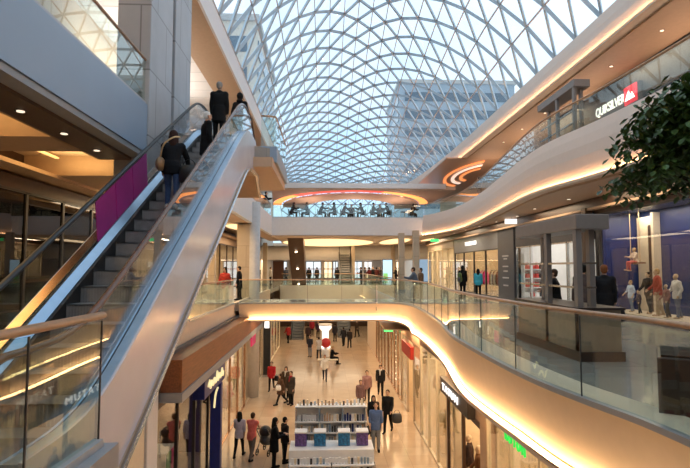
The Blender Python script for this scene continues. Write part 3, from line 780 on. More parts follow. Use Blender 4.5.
# first floor, right side (front faces at x = 9.6)
z1f = 9.55
hb = thing('bulkhead', 'dark brown band above the right gallery shop fronts', 'bulkhead', (9.7, 26, 9.2))
MB().box(9.42, 12.6, 9.28, 9.59, 48, 9.60).build('band', 'dark_brown', hb); MB().box(9.36, 12.6, 9.2, 9.59, 48, 9.28).build('trim_strip', 'soffit_tan', hb)
t = shop(9.6, 1, 12.4, 18.0, L1, 9.2, 'shop window in royal blue with child mannequins and a swing', mh='dark_brown', mframe='dark_trim', panes=1, power=70, wall='royal_blue', header=.15, depth=1.5, color=(1, .85, .7))
text('window_lettering', 'kids', .5, (9.66, 17.2, 6.55), PI / 2, -PI / 2, 'sign_white_soft', t, .004, 1.0)
struct(MB().box(11.0, 16.75, L1, 11.08, 17.75, 8.9).build('door_1', 'cream'))
struct(MB().box(10.85, 16.62, L1, 11.09, 16.75, 9.0).build('trim', 'cream'))
struct(MB().box(10.94, 16.85, L1, 11.0, 17.05, 8.6).build('trim', 'dark_brown'))
area('window_lamp', (10.75, 17.2, 9.0), .4, .8, 14, (1, .85, .6))
pier(9.3, 18.04, 9.58, 18.36, L1, 9.3, 'soffit_brown', 'narrow brown pillar between the blue window and the handbag shop')
t = shop(9.6, 1, 18.4, 25.7, L1, 9.2, 'handbag shop front with white interior behind the grey kiosk', mh='slate', mframe='steel', panes=4, power=150, wall='white', header=1.0, depth=4.2, open_=(1, 2), color=(1, .93, .82))
dp = thing('directory_panel', 'dark slate panel with small white shop names left of the handbag shop', 'directory', (9.6, 27, L1))
MB().box(9.55, 25.8, L1, 9.9, 28.2, 9.2).build('panel', 'slate', dp)
for k, (wd, zz) in enumerate(((.9, 7.75), (.5, 7.6), (.8, 7.2), (.6, 6.95), (.9, 6.6), (.7, 6.2))):
    MB().box(9.53, 27 - wd / 2, zz, 9.55, 27 + wd / 2, zz + .07).build('name_line', 'line_grey', dp)
t = shop(9.6, 1, 28.3, 38.0, L1, 9.2, 'clothes shop front with grey header and white lettering on the right gallery', mh='grey_trim', mframe='dark_trim', panes=4, power=240, wall='shop_wall', header=.95, depth=4)
text('sign_letters', 'TIMBERLAND', .38, (9.56, 33.6, 8.75), PI / 2, -PI / 2, 'sign_white', t, .02, 1.05, space=1.15, bold=.0)
t = shop(9.6, 1, 38.2, 48.0, L1, 9.2, 'bright farthest shop front on the right gallery', mh='beige_stone', mframe='cream', panes=5, power=300, wall='cream', header=.5, depth=4)
struct(MB().box(9.6, -3, L1, 9.9, 12.4, 9.6).build('wall_right', 'dark_brown'))
ex = thing('exit_sign', 'green exit sign hanging under the upper right balcony', 'sign', (8.3, 40, 9.2))
MB().box(8.25, 40, 9.2, 8.9, 40.08, 9.42).build('box', 'exit_green', ex); MB().box(8.56, 40.02, 9.42, 8.6, 40.06, 9.62).build('hanger', 'steel_dark', ex)
sl_ = thing('sign_box', 'small white lit box under the upper right balcony soffit', 'sign', (9.1, 25.0, 9.3))
MB().box(8.85, 24.9, 9.32, 9.55, 25.02, 9.56).build('box', 'lit_white', sl_); MB().box(9.15, 24.94, 9.56, 9.2, 24.98, 9.63).build('hanger', 'steel_dark', sl_)

# first floor, left side
t = shop(-8.0, -1, 2.5, 12.0, L1, 9.55, 'dark shop front behind the left side of the escalator', mh='dark_brown', mframe='dark_trim', panes=4, gl='dark_glass', power=10, wall='dark_brown', header=.35, depth=3.7)
MB().box(-7.97, 2.5, 9.15, -7.9, 12.0, 9.25).build('trim_strip', 'soffit_tan', t)
t = shop(-8.0, -1, 12.2, 20, L1, 9.55, 'left gallery shop front hidden mostly behind the escalator', mh='dark_brown', mframe='dark_trim', panes=4, power=30, wall='dark_brown', gl='dark_glass', header=.35, depth=3.6)
t = shop(-8.0, -1, 20.2, 34, L1, 9.55, 'bright left gallery shop front beyond the escalator', mh='soffit_tan', mframe='cream', panes=5, power=260, wall='cream', header=.5, depth=3.6)
t = shop(-8.0, -1, 34.2, 48.5, L1, 9.55, 'farthest left gallery shop front with dark doorway', mh='soffit_tan', mframe='dark_brown', panes=5, power=200, wall='shop_wall', header=.5, depth=3.6)
# second floor right
t = shop(12.0, 1, 6.0, 15.6, L2, 14.9, 'dark upper right shop front behind the tree', mh='charcoal', mframe='dark_trim', panes=4, gl='dark_glass', power=25, wall='slate', header=1.2, depth=2)
t = shop(12.0, 1, 15.8, 26.0, L2, 14.9, 'upper right shop front under the QUIKSILVER sign', mh='charcoal', mframe='dark_trim', panes=4, gl='dark_glass', power=30, wall='slate', header=1.2, depth=2)
qs = thing('sign_board', 'QUIKSILVER sign in white letters with a red emblem tile, upper right', 'sign', (11.8, 19, 13.7))
A_ = atX(597, 112, 11.85); B_ = atX(637, 92, 11.85)
yq = (A_.y + B_.y) / 2; zq = 13.95
pa_, pb_, pc_ = atX(596, 113, 11.8), atX(625, 99.5, 11.8), atX(637, 95, 11.8)
print('QS', pa_, pb_, pc_)
zq = (pa_.z + pb_.z) / 2; oy = pc_.y - 19.45; oz = zq - 13.9
qb = MB().box(11.82, pc_.y - .06, zq - .36, 11.98, pa_.y + .1, zq + .40).build('board', 'slate', qs)
text('letters', 'QUIKSILVER', .52, (11.79, (pa_.y + pb_.y) / 2, zq), PI / 2, -PI / 2, 'sign_white', qb, .015, space=.95, width=pa_.y - pb_.y)
et = MB().box(11.76, pc_.y, zq - .33, 11.82, pb_.y, zq + .36).build('emblem_tile', 'sign_red', qs)
e = MB(); k_ = (pb_.y - pc_.y) / .7
e.prism_x([(pc_.y + (a - 19.45) * k_, b + oz) for a, b in ((20.08, 13.72), (19.52, 13.72), (19.66, 13.98), (19.74, 13.88), (19.86, 14.08), (19.95, 13.95))], 11.74, 11.765); e.build('emblem', 'sign_white_soft', et)

# ------------------------------------------------------------------ gallery kiosks
def kiosk(x0, x1, y0, y1, z, label, counter=True, hroof=2.35, rx=0):
    t = thing('kiosk', label, 'kiosk', ((x0 + x1) / 2, (y0 + y1) / 2, z))
    MB().box(x0, y0, z + hroof, x1 + rx, y1, z + hroof + .27).build('roof', 'kiosk_grey', t, bevel=.015)
    for (x, y) in ((x0 + .03, y0 + .12), (x0 + .03, (y0 + y1) / 2 - .1), (x0 + .36, y0 + .3), (x1 - .22, y1 - .15)):
        MB().cbox((x + .04, y, z + hroof / 2), (.1, .13, hroof)).build('post', 'kiosk_grey', t)
    for h in (1.72, 1.28):
        MB().box(x0 + .03, y0 + .1, z + h, x0 + .1, y1 - .1, z + h + .035).build('shelf_rail', 'steel', t)
        MB().box(x0 + .1, y0 + .1, z + h, x0 + .4, y0 + .16, z + h + .035).build('shelf_rail', 'steel', t)
    if counter:
        MB().box(x0 + .02, y0 + .02, z + .16, x1, y1, z + .9).build('counter', 'counter', t, bevel=.01)
        MB().box(x0 - .02, y0 - .03, z, x1 + .03, y1 + .02, z + .17).build('base', 'counter_dark', t)
        MB().box(x0 - .03, y0 - .04, z + .9, x1 + .05, y1 + .03, z + .945).build('worktop', 'counter_dark', t)
    return t
kiosk(4.5, 5.28, 9.06, 12.0, L1, 'grey framed kiosk with roof and brown counter on the right gallery', rx=-.17)
kiosk(8.75, 9.35, 17.5, 20.6, L2, 'grey roofed kiosk behind the glass of the upper right balcony', hroof=2.55)
t = thing('planter', 'dark square planter under the tree at lower right', 'planter', (4.55, 6.0, L1))
MB().cbox((4.43, 5.9, L1 + .32), (1.0, .9, .64), R(-33)).build('box', 'counter_dark', t, bevel=.015)
MB().cbox((4.43, 5.9, L1 + .65), (.92, .82, .03), R(-33)).build('soil', 'soil', t)['kind'] = 'stuff'

# ------------------------------------------------------------------ tree
tr = thing('indoor_tree', 'leafy green indoor tree hanging into the picture at upper right', 'tree', (4.43, 5.9, L1 + .66))
trunk = [Vector((4.43, 5.9, L1 + .62)), Vector((4.47, 5.92, L1 + 1.5)), Vector((4.42, 5.88, L1 + 2.55)), Vector((4.48, 5.9, L1 + 3.1)), Vector((4.45, 5.95, L1 + 3.65))]
tk = MB().tube(trunk, [.075, .065, .055, .045, .02], 10).build('trunk', 'bark', tr, smooth=True)
tips = []
for i in range(16):
    a = i * 2.4; b = trunk[2].lerp(trunk[4], i / 16); L = .50 + .45 * rnd.random() * (1 - .5 * i / 16)
    mid = b + Vector((math.cos(a) * L * .55, math.sin(a) * L * .5, .22)); end = b + Vector((math.cos(a) * L * 1.05, math.sin(a) * L * 1.0, .12 - .35 * rnd.random()))
    MB().tube(cat_rom([b, mid, end], 4), [.02 - .0018 * k for k in range(9)], 6).build('branch', 'bark', tk, smooth=True)
    tips += [mid, end, mid.lerp(end, .5), mid.lerp(b, .3)]
lf = MB(); rr = random.Random(3)
for q in tips + [trunk[4], trunk[4] + Vector((0, 0, .2))]:
    for k in range(85):
        d = Vector((rr.gauss(0, 1), rr.gauss(0, 1), rr.gauss(0, .8))); d = d.normalized() * (.30 * rr.random() ** .5)
        c = q + d; a = rr.random() * 2 * PI; dr = Vector((math.cos(a), math.sin(a), -.5 - .6 * rr.random())).normalized()
        sd = dr.cross(Vector((0, 0, 1))).normalized(); up = sd.cross(dr); L = .095 + .05 * rr.random(); W = L * .27
        v = [c, c + dr * L * .35 + sd * W + up * .008, c + dr * L * .7 + sd * W * .8 + up * .004, c + dr * L, c + dr * L * .7 - sd * W * .8 + up * .004, c + dr * L * .35 - sd * W + up * .008, c + dr * L * .5 - up * .006]
        lf.add(v, [(0, 1, 6), (1, 2, 6), (2, 3, 6), (3, 4, 6), (4, 5, 6), (5, 0, 6)])
lf.build('foliage', 'green_leaf', tr)

# ------------------------------------------------------------------ white product stand on the ground floor
ks = thing('product_stand', 'white stepped stall full of small packs in the middle of the street', 'stall', (.08, 18.7, 0))
kx0, kx1 = atY(296, 410, 19.8).x, atY(366, 410, 19.8).x
yb = 19.8
for x in (kx0, kx0 + (kx1 - kx0) / 3, kx0 + 2 * (kx1 - kx0) / 3, kx1):
    MB().box(x - .03, yb - .05, 0, x + .03, yb + .35, 2.0).build('upright', 'steel', ks)
MB().box(kx0, yb + .3, .1, kx1, yb + .34, 1.98).build('back_panel', 'white', ks)
shz = (.62, 1.02, 1.42, 1.98)
for i, z in enumerate(shz): MB().box(kx0 - .03, yb - .14, z - .03, kx1 + .03, yb + .35, z).build('shelf', 'white', ks)
fx0, fx1 = atY(289, 447, 17.8).x, atY(374, 447, 17.8).x
MB().box(fx0, 17.75, 0, fx1, 18.75, 1.06).build('counter', 'white', ks, bevel=.01)
MB().box(fx0 + .15, 18.8, .0, fx1 - .15, 19.4, .45).build('inner_table', 'kiosk_grey', ks)
MB().box(fx0, 17.45, .3, fx1, 17.74, .34).build('shelf', 'white', ks); MB().box(fx0, 17.45, .62, fx1, 17.74, .66).build('shelf', 'white', ks)
for x in (fx0, (fx0 + fx1) / 2, fx1): MB().box(x - .02, 17.45, 0, x + .02, 17.74, .66).build('upright', 'steel', ks)
pcol = ['white', 'white', 'charcoal', 'grey_trim', 'cream', 'grey_trim', 'deck_blue', 'soffit_tan', 'royal_blue', 'white']
pm = {}
def pack(x, y, z, w, d, h, m, label, group):
    key = m
    if key not in pm:
        mb = MB(); mb.box(-.5, -.5, 0, .5, .5, 1); pm[key] = mb.mesh('small_pack'); pm[key].materials.append(M[m])
    o = bpy.data.objects.new('small_pack', pm[key]); col.objects.link(o); o.location = (x, y, z); o.scale = (w, d, h)
    tag(o, label, 'pack', group)
for si, (z, nm) in enumerate(((.62, 'lower'), (1.02, 'middle'), (1.42, 'upper'))):
    n_ = 26
    for i in range(n_):
        m_ = rnd.choice(pcol)
        pack(kx0 + .12 + (kx1 - kx0 - .24) * i / (n_ - 1), yb + .0, z, .065, .05, .2 + .1 * rnd.random(), m_, 'small boxed pack in the %s row of the white street stall' % nm, 'packs in the %s row of the white stall' % nm)
for i in range(18):
    pack(kx0 + .15 + (kx1 - kx0 - .3) * i / 17, yb + .1, 1.98, .07, .06, .1 + .14 * rnd.random(), rnd.choice(['white', 'cream', 'soffit_tan', 'charcoal']), 'small pack standing on top of the white street stall', 'packs on top of the white stall')
for z, nm in ((.66, 'upper'), (.34, 'lower')):
    for i in range(26):
        pack(fx0 + .12 + (fx1 - fx0 - .24) * i / 25, 17.6, z, .07, .05, .17 + .05 * rnd.random(), rnd.choice(['white', 'white', 'cream', 'charcoal', 'deck_blue']), 'small pack on the %s front shelf of the white street stall' % nm, 'packs on the %s front shelf of the white stall' % nm)
for i, (px, m_, nm) in enumerate(((301, ('deep_violet'), 'leftmost purple'), (320, 'teal_box', 'left blue'), (344, 'teal_box', 'right blue'), (362, 'deep_violet', 'rightmost purple'))):
    if 'deep_violet' not in M:
        mat('deep_violet', (.12, .07, .24), .35, var=.5, scale=14); mat('teal_box', (.02, .16, .34), .35, var=.6, scale=14)
    q = atY(px, 440, 18.3)
    bxx = thing('gift_box', '%s cube box on the counter of the white stall' % nm, 'box', (q.x, 18.3, 1.065))
    MB().cbox((0, 0, .22), (.40, .40, .44)).build('box', m_, bxx, local=True, bevel=.02)
    MB().cbox((0, 0, .46), (.43, .43, .05)).build('lid', 'white', bxx, local=True, bevel=.01)

# ------------------------------------------------------------------ pedestal and bench in the distance
t = thing('pedestal', 'white lit pedestal in the middle of the far ground floor', 'pedestal', (XatY(325.5, 47), 47, 0))
MB().lathe([(.45, 0), (.45, .12), (.3, .16), (.3, 1.5), (.55, 1.75), (.55, 2.0)], (0, 0, 0), 18).build('column', 'lit_white', t, local=True, smooth=False)
MB().lathe([(.62, 2.0), (.62, 2.12)], (0, 0, 0), 18).build('top', 'white', t, local=True)
t = thing('display_globe', 'dark red ball on a white stand in the far ground floor', 'globe', (XatY(326, 42.5), 42.5, 0))
MB().lathe([(.3, 0), (.3, .5), (.12, .55), (.12, .72)], (0, 0, 0), 14).build('stand', 'white', t, local=True)
MB().ell((0, 0, 1.08), (.40, .40, .40), 16, 10).build('ball', 'red', t, local=True, smooth=True)
t = thing('bench', 'pale bench in the middle of the far ground floor', 'bench', (XatY(330, 38.6), 38.6, 0))
MB().box(-.9, -.25, .38, .6, .25, .46).build('seat', 'cream', t, local=True, bevel=.02)
for x in (-.7, .4): MB().box(x - .05, -.2, 0, x + .05, .2, .38).build('leg', 'steel', t, local=True)

# ------------------------------------------------------------------ far first floor
for px, Y, lb in ((265, 50.5, 'tan column at the far left of the first floor'), (353, 56, 'tan column behind the grey far escalator'), (401.5, 36, 'left one of two tan columns on the right gallery'), (416, 33.5, 'right one of two tan columns on the right gallery'), (393, 55, 'tan column behind the lit advert totem'), (212, 31, 'tan column on the left gallery behind the escalator')):
    x = XatY(px, Y); pier(x - .2, Y - .2, x + .2, Y + .2, L1, 9.6, 'beige_stone', lb, 'column')
t = thing('advert_totem', 'lit advert totem with blue and green poster beyond the footbridge', 'advert', (XatY(387.3, 34.8), 34.8, L1))
MB().box(-.36, -.1, .08, .36, .1, 2.25).build('case', 'steel', t, local=True, bevel=.01)
MB().box(-.3, -.115, .55, .3, -.1, 2.18).build('poster', 'ad_screen', t, local=True)
pg = MB(); pg.prism([(-.28, -.12), (.02, -.12), (.02, -.118), (-.28, -.118)], .6, 1.3); pg.build('poster_figure', 'ad_green', t, local=True)
MB().box(-.42, -.18, 0, .42, .18, .08).build('base', 'charcoal', t, local=True)
t = thing('tub_planter', 'brown tapered tub beside the advert totem', 'planter', (XatY(378, 36.5) + .45, 36.5, L1))
MB().lathe([(.22, 0), (.3, .4), (.42, .85), (.42, .9)], (0, 0, 0), 14).build('tub', 'wood', t, local=True)
# curved white slab edge of the far hall
cp = cat_rom([(-12, 54, 0), (-5, 57.5, 0), (0, 58.5, 0), (5, 57.0, 0), (12.5, 52, 0)], 8)
m_ = MB(); m_.ribbon([p + Vector((0, 0, 8.05)) for p in cp], [p + Vector((0, 0, 9.6)) for p in cp], .2); struct(m_.build('trim', 'white_plaster', smooth=True))
struct(MB().box(-12, 58.5, 8.3, 13, 80, 8.4).build('ceiling', 'soffit_tan'))
for k, (px0, px1, m_) in enumerate(((236, 256, 'cove_panel'), (269, 287, 'lit_day'), (306, 321, 'lit_day'), (324, 332, 'lit_shop'), (333, 338, 'lit_day'), (352, 362, 'lit_day'), (364, 372, 'lit_white'), (396, 404, 'lit_shop'))):
    Y = 79.9
    w_ = thing('window_%d' % (k + 3), '%s of the lit windows in the far wall, counted from the left' % ('first', 'second', 'third', 'fourth', 'fifth', 'sixth', 'seventh', 'eighth')[k], 'window', (XatY((px0 + px1) / 2, Y), Y, 6)); w_['kind'] = 'structure'
    x0, x1 = XatY(px0, Y), XatY(px1, Y)
    MB().box(x0, Y - .05, 5.6, x1, Y, 8.2).build('pane', m_, w_); 
    for z in (5.6, 7.0, 8.15): MB().box(x0 - .05, Y - .12, z - .06, x1 + .05, Y - .03, z + .06).build('frame_rail', 'red' if z == 7.0 and k < 5 else 'grey_trim', w_)
    for x in (x0, (x0 + x1) / 2, x1): MB().box(x - .06, Y - .12, 5.6, x + .06, Y - .03, 8.2).build('frame_post', 'grey_trim', w_)
dd = struct(MB().box(-9.4, 79.7, L1, -6.3, 79.95, 8.2).build('door_2', 'wood'))
# ground floor back
struct(MB().box(-12, 64, 0, 13, 64.3, 5).build('wall_back', 'dark_brown'))

# ------------------------------------------------------------------ ceiling lights: lit recesses, downlights
def recess(cx, cy, rx, ry, z, label, m_='cove_panel', pw=0):
    t = thing('ceiling_light', label, 'ceiling light', (cx, cy, z))
    MB().lathe([(1, -.03), (1, 0)], (0, 0, 0), 32, rx, ry).build('glow_panel', m_, t, local=True)
    ring_ = MB(); pts = [Vector((rx * 1.03 * math.cos(2 * PI * i / 40), ry * 1.03 * math.sin(2 * PI * i / 40), -.02)) for i in range(41)]
    ring_.tube(pts, .05, 6); ring_.build('rim', 'white_plaster', t, local=True)
    if pw: area('recess_lamp', (cx, cy, z - .06), rx * 1.4, ry * 1.4, pw)
    return t
recess(.3, 50, 4.3, 7.6, 9.60, 'long oval lit recess under the cafe bridge, left of centre', pw=220)
recess(6.3, 47, 1.2, 5.5, 9.60, 'round lit recess under the right end of the cafe bridge', pw=120)
recess(-5.2, 32, .8, 2.6, 9.69, 'oval lit recess over the left gallery near the pale column', pw=120)
recess(4.0, 61, 3.0, 1.2, 8.28, 'oval lit recess in the far hall ceiling', pw=150)
recess(-6.5, 62, 2.0, 1.2, 8.28, 'oval lit recess at the far left of the hall ceiling', pw=120)
recess(8.8, 44, .4, 2.5, 9.61, 'narrow lit recess over the far right gallery', pw=120)
def downlight(x, y, z, label, group, m_='lamp'):
    t = thing('downlight', label, 'ceiling light', (x, y, z), 0, group)
    MB().lathe([(.085, -.02), (.085, 0)], (0, 0, 0), 14).build('bezel', 'steel', t, local=True)
    MB().lathe([(.06, -.03), (.06, -.015)], (0, 0, 0), 14).build('lamp', m_, t, local=True)
    return t
dl = downlight(-4.93, 7.0, 9.70, 'small round downlight in the dark soffit under the blue balcony', 'downlights under the blue balcony', 'lamp_dim')
for y in (5.6, 8.4, 9.8, 11.2): dup(dl, (-4.93, y, 9.70))
d2 = downlight(8.6, 12, 9.62, 'small round downlight under the upper right balcony', 'downlights under the upper right balcony', 'lamp_dim')
for y in (15, 18, 21, 24, 27, 30, 33, 36): dup(d2, (8.7 if y < 22 else 9.1, y, 9.62))
d3 = downlight(11.0, 13, 14.92, 'small round downlight in the soffit beside the glass roof', 'downlights beside the glass roof', 'lamp_dim')
for y in (16, 19, 22, 25, 28, 31): dup(d3, (11.0, y, 14.92))
# working light of the galleries (ceiling fittings)
for y in (9, 15, 21, 27, 33): area('gallery_lamp', (8.9, y, 9.55), .8, 3.5, 45)
for y in (10, 18, 26): area('upper_lamp', (11.4, y, 14.85), .8, 4, 90, (1, .72, .5))
for y in (8, 13, 18, 23, 28, 33, 38, 43): 
    area('street_lamp', (4.0 if y < 24 else 3.9, y, 4.18), .35, 3, 60, (1, .66, .36))
    area('street_lamp', (-4.6, y, 4.18), .3, 3, 40, (1, .66, .36))
area('bridge_lamp', (-.5, 26, 4.6), 6, 1.5, 120)
for y in (52, 57): area('hall_lamp', (0, y, 4.85), 8, 3, 260)
for y in (53, 60, 70): area('hall_lamp', (0, y, 7.95 if y < 58 else 8.2), 12, 3, 300)
area('left_gallery_lamp', (-6.4, 24, 9.66), 1.5, 8, 200); area('left_gallery_lamp', (-6.4, 40, 9.66), 1.5, 8, 200)
area('upper_left_lamp', (-7.0, 8, 16.0), 2, 8, 70, (1, .8, .6)); area('upper_left_lamp', (-7.0, 24, 15.9), 2, 12, 140, (1, .88, .72)); area('upper_left_uplight', (-7.4, 22, 14.6), 1, 10, 160, (1, .93, .84), (PI, 0, 0))
# upward area lights brightening the soffits beside the glass roof
for y in (8, 15, 22, 29, 36): area('soffit_wash', (11.8, y, 13.2), .5, 5, 45, (1, .68, .48), (PI, 0, 0))
# ------------------------------------------------------------------ people
def rot_x(v, a): return Vector((v.x, v.y * math.cos(a) + v.z * math.sin(a), -v.y * math.sin(a) + v.z * math.cos(a)))
POSES = {
 'stand':  dict(legs=((3, 2), (-3, 2)), arms=((4, 12, 9), (-2, 14, 9)), lean=1),
 'walk':   dict(legs=((24, 6), (-18, 22)), arms=((-18, 14, 8), (22, 22, 8)), lean=3),
 'stroll': dict(legs=((-14, 16), (18, 6)), arms=((20, 30, 8), (-14, 12, 9)), lean=2),
 'push':   dict(legs=((16, 6), (-14, 16)), arms=((34, 50, 8), (34, 50, 8)), lean=8),
 'hold':   dict(legs=((3, 3), (-2, 2)), arms=((14, 80, 10), (16, 86, 10)), lean=3),
 'rail':   dict(legs=((8, 4), (-6, 4)), arms=((44, 60, 12), (40, 62, 12)), lean=14),
 'reach':  dict(legs=((20, 30), (-6, 4)), arms=((6, 14, 10), (42, 30, 18)), lean=10),
 'sit':    dict(legs=((82, 84), (86, 80)), arms=((30, 70, 10), (38, 62, 10)), lean=6),
 'sitfwd': dict(legs=((84, 90), (80, 76)), arms=((50, 60, 10), (44, 68, 12)), lean=22),
 'mann':   dict(legs=((4, 2), (-8, 10)), arms=((-6, 34, 22), (10, 40, 20)), lean=0),
}
def skeleton(pose):
    P = POSES[pose]; J = {}
    hip = Vector((0, 0, 0)); J['pel'] = hip
    for s, key, (a, k) in ((-1, 'L', P['legs'][0]), (1, 'R', P['legs'][1])):
        h = hip + Vector((s * .092, 0, -.02)); kn = h + Vector((s * .01, math.sin(R(a)), -math.cos(R(a)))) * .42
        b = a - k; an = kn + Vector((0, math.sin(R(b)), -math.cos(R(b)))) * .41
        J['hip' + key], J['knee' + key], J['ank' + key] = h, kn, an
        ft = R(min(0, b * .6 + 6)) if pose in ('walk', 'stroll', 'push') else 0
        J['toe' + key] = an + Vector((s * .02, .17 * math.cos(ft), -.045 + .17 * math.sin(ft)))
        J['heel' + key] = an + Vector((0, -.05, -.045))
    low = min(J['ankL'].z, J['ankR'].z) - .085
    up = Vector((0, math.sin(R(P['lean'])), math.cos(R(P['lean']))))
    J['waist'] = hip + up * .14; J['chest'] = hip + up * .34; J['neck'] = hip + up * .51; J['top'] = J['neck'] + (up + Vector((0, 0, 1))).normalized() * .07
    J['head'] = J['top'] + Vector((0, .02, .105))
    for s, key, (f, e, o) in ((-1, 'L', P['arms'][0]), (1, 'R', P['arms'][1])):
        sh = hip + up * .455 + Vector((s * .175, 0, 0)); f2 = f
        el = sh + Vector((s * math.sin(R(o)), math.sin(R(f2)) * math.cos(R(o)), -math.cos(R(f2)) * math.cos(R(o)))) * .28
        g = f2 + e; inn = -.30 * s if e > 40 else -.02 * s
        wd = Vector((inn, math.sin(R(g)), -math.cos(R(g)))).normalized(); wr = el + wd * .25
        J['sh' + key], J['el' + key], J['wr' + key], J['hd' + key] = sh, el, wr, wd
    for k in J:
        if not k.startswith('hd'): J[k] = J[k] - Vector((0, 0, low))
    return J
def remesh(mb, name, vox):
    me = mb.mesh(name); o = bpy.data.objects.new('tmp', me); col.objects.link(o)
    m = o.modifiers.new('r', 'REMESH'); m.mode = 'VOXEL'; m.voxel_size = vox
    s = o.modifiers.new('s', 'SMOOTH'); s.factor = .5; s.iterations = 3
    dg = bpy.context.evaluated_depsgraph_get(); dg.update()
    r = bpy.data.meshes.new_from_object(o.evaluated_get(dg)); bpy.data.objects.remove(o); bpy.data.meshes.remove(me)
    r.name = name; r.materials.clear(); r.polygons.foreach_set('use_smooth', [True] * len(r.polygons)); return r
def torso(mb, J, g=0.0, hips=True, w=1.0):
    if hips: mb.ell(J['pel'] + Vector((0, -.01, .0)), (.155 * w + g, .115 * w + g, .13 + g))
    mb.cap(J['pel'] + Vector((0, 0, .02)), J['chest'], .105 * w + g, .115 * w + g)
    for s in (-1, 1):
        mb.cap(J['pel'] + Vector((s * .055, 0, .02)), J['waist'] + Vector((s * .04, 0, 0)), .09 * w + g, .085 * w + g)
        mb.cap(J['waist'] + Vector((s * .04, 0, 0)), J['chest'] + Vector((s * .065, .0, .03)), .085 * w + g, .10 * w + g)
        mb.cap(J['chest'] + Vector((s * .06, 0, .02)), J['sh' + ('L' if s < 0 else 'R')] + Vector((-s * .01, 0, 0)), .098 * w + g, .062 + g)
    mb.cap(J['shL'], J['shR'], .056 + g, .056 + g)
    mb.cap(J['neck'] - Vector((0, 0, .06)), J['neck'] + Vector((0, 0, .0)), .075 + g * .6, .058 + g * .5)
def arms(mb, J, g=0.0, end=1.0):
    for k in 'LR':
        mb.cap(J['sh' + k], J['el' + k], .050 + g, .040 + g)
        mb.cap(J['el' + k], J['el' + k].lerp(J['wr' + k], end), .040 + g, .029 + g)
def legs(mb, J, g=0.0):
    for k in 'LR':
        mb.cap(J['hip' + k], J['knee' + k], .083 + g, .058 + g); mb.cap(J['knee' + k], J['ank' + k], .056 + g, .040 + g)
_cache = {}
def body_mesh(pose):
    if ('b', pose) in _cache: return _cache['b', pose]
    J = skeleton(pose); mb = MB(); torso(mb, J); arms(mb, J); legs(mb, J)
    h = J['head']
    mb.cap(J['neck'] - Vector((0, 0, .03)), J['top'] + Vector((0, .01, .03)), .055, .050)
    mb.ell(h + Vector((0, -.008, .03)), (.074, .094, .092), 16, 12); mb.ell(h + Vector((0, .02, -.025)), (.060, .072, .088), 14, 10)
    mb.ell(h + Vector((0, .06, -.085)), (.030, .030, .026), 10, 8)
    mb.cap(h + Vector((0, .088, .02)), h + Vector((0, .108, -.022)), .012, .017, 8)
    for s in (-1, 1): mb.ell(h + Vector((s * .078, -.008, -.005)), (.014, .026, .036), 8, 8)
    for k in 'LR':
        wd = J['hd' + k]; w_ = J['wr' + k]; mb.cap(w_ + wd * .03, w_ + wd * .075, .030, .034)
        mb.cap(J['heel' + k], J['toe' + k], .038, .034)
    me = remesh(mb, 'body', .0145)
    bm = bmesh.new(); bm.from_mesh(me); me2 = MB()
    for s, k in ((-1, 'L'), (1, 'R')):
        wd = J['hd' + k]; side = Vector((0, 1, 0)) - wd * wd.y
        side = side.normalized() if side.length > .2 else Vector((0, 0, 1)).cross(wd).normalized()
        pn = wd.cross(side).normalized() * (1 if wd.cross(side).x * s < 0 else -1)      # towards the palm
        base = J['wr' + k] + wd * .085
        for i, ln in enumerate((.070, .080, .074, .058)):
            b = base + side * (.027 - .018 * i); m1 = b + wd * ln * .5 + pn * .006; e = b + wd * ln * .92 + pn * .026
            me2.tube(cat_rom([b - wd * .02, m1, e], 3), [.0088, .0088, .0086, .0084, .0080, .0074, .0058], 7)
        b = J['wr' + k] + wd * .045 + side * .024
        me2.tube(cat_rom([b, b + wd * .03 + side * .024 + pn * .01, b + wd * .062 + side * .028 + pn * .02], 3), [.0105, .0105, .0100, .0098, .0094, .0086, .0062], 7)
    m3 = me2.mesh('fingers', smooth=True); bm.from_mesh(m3); bm.to_mesh(me); bm.free(); bpy.data.meshes.remove(m3)
    me.polygons.foreach_set('use_smooth', [True] * len(me.polygons))
    _cache['b', pose] = me; return me
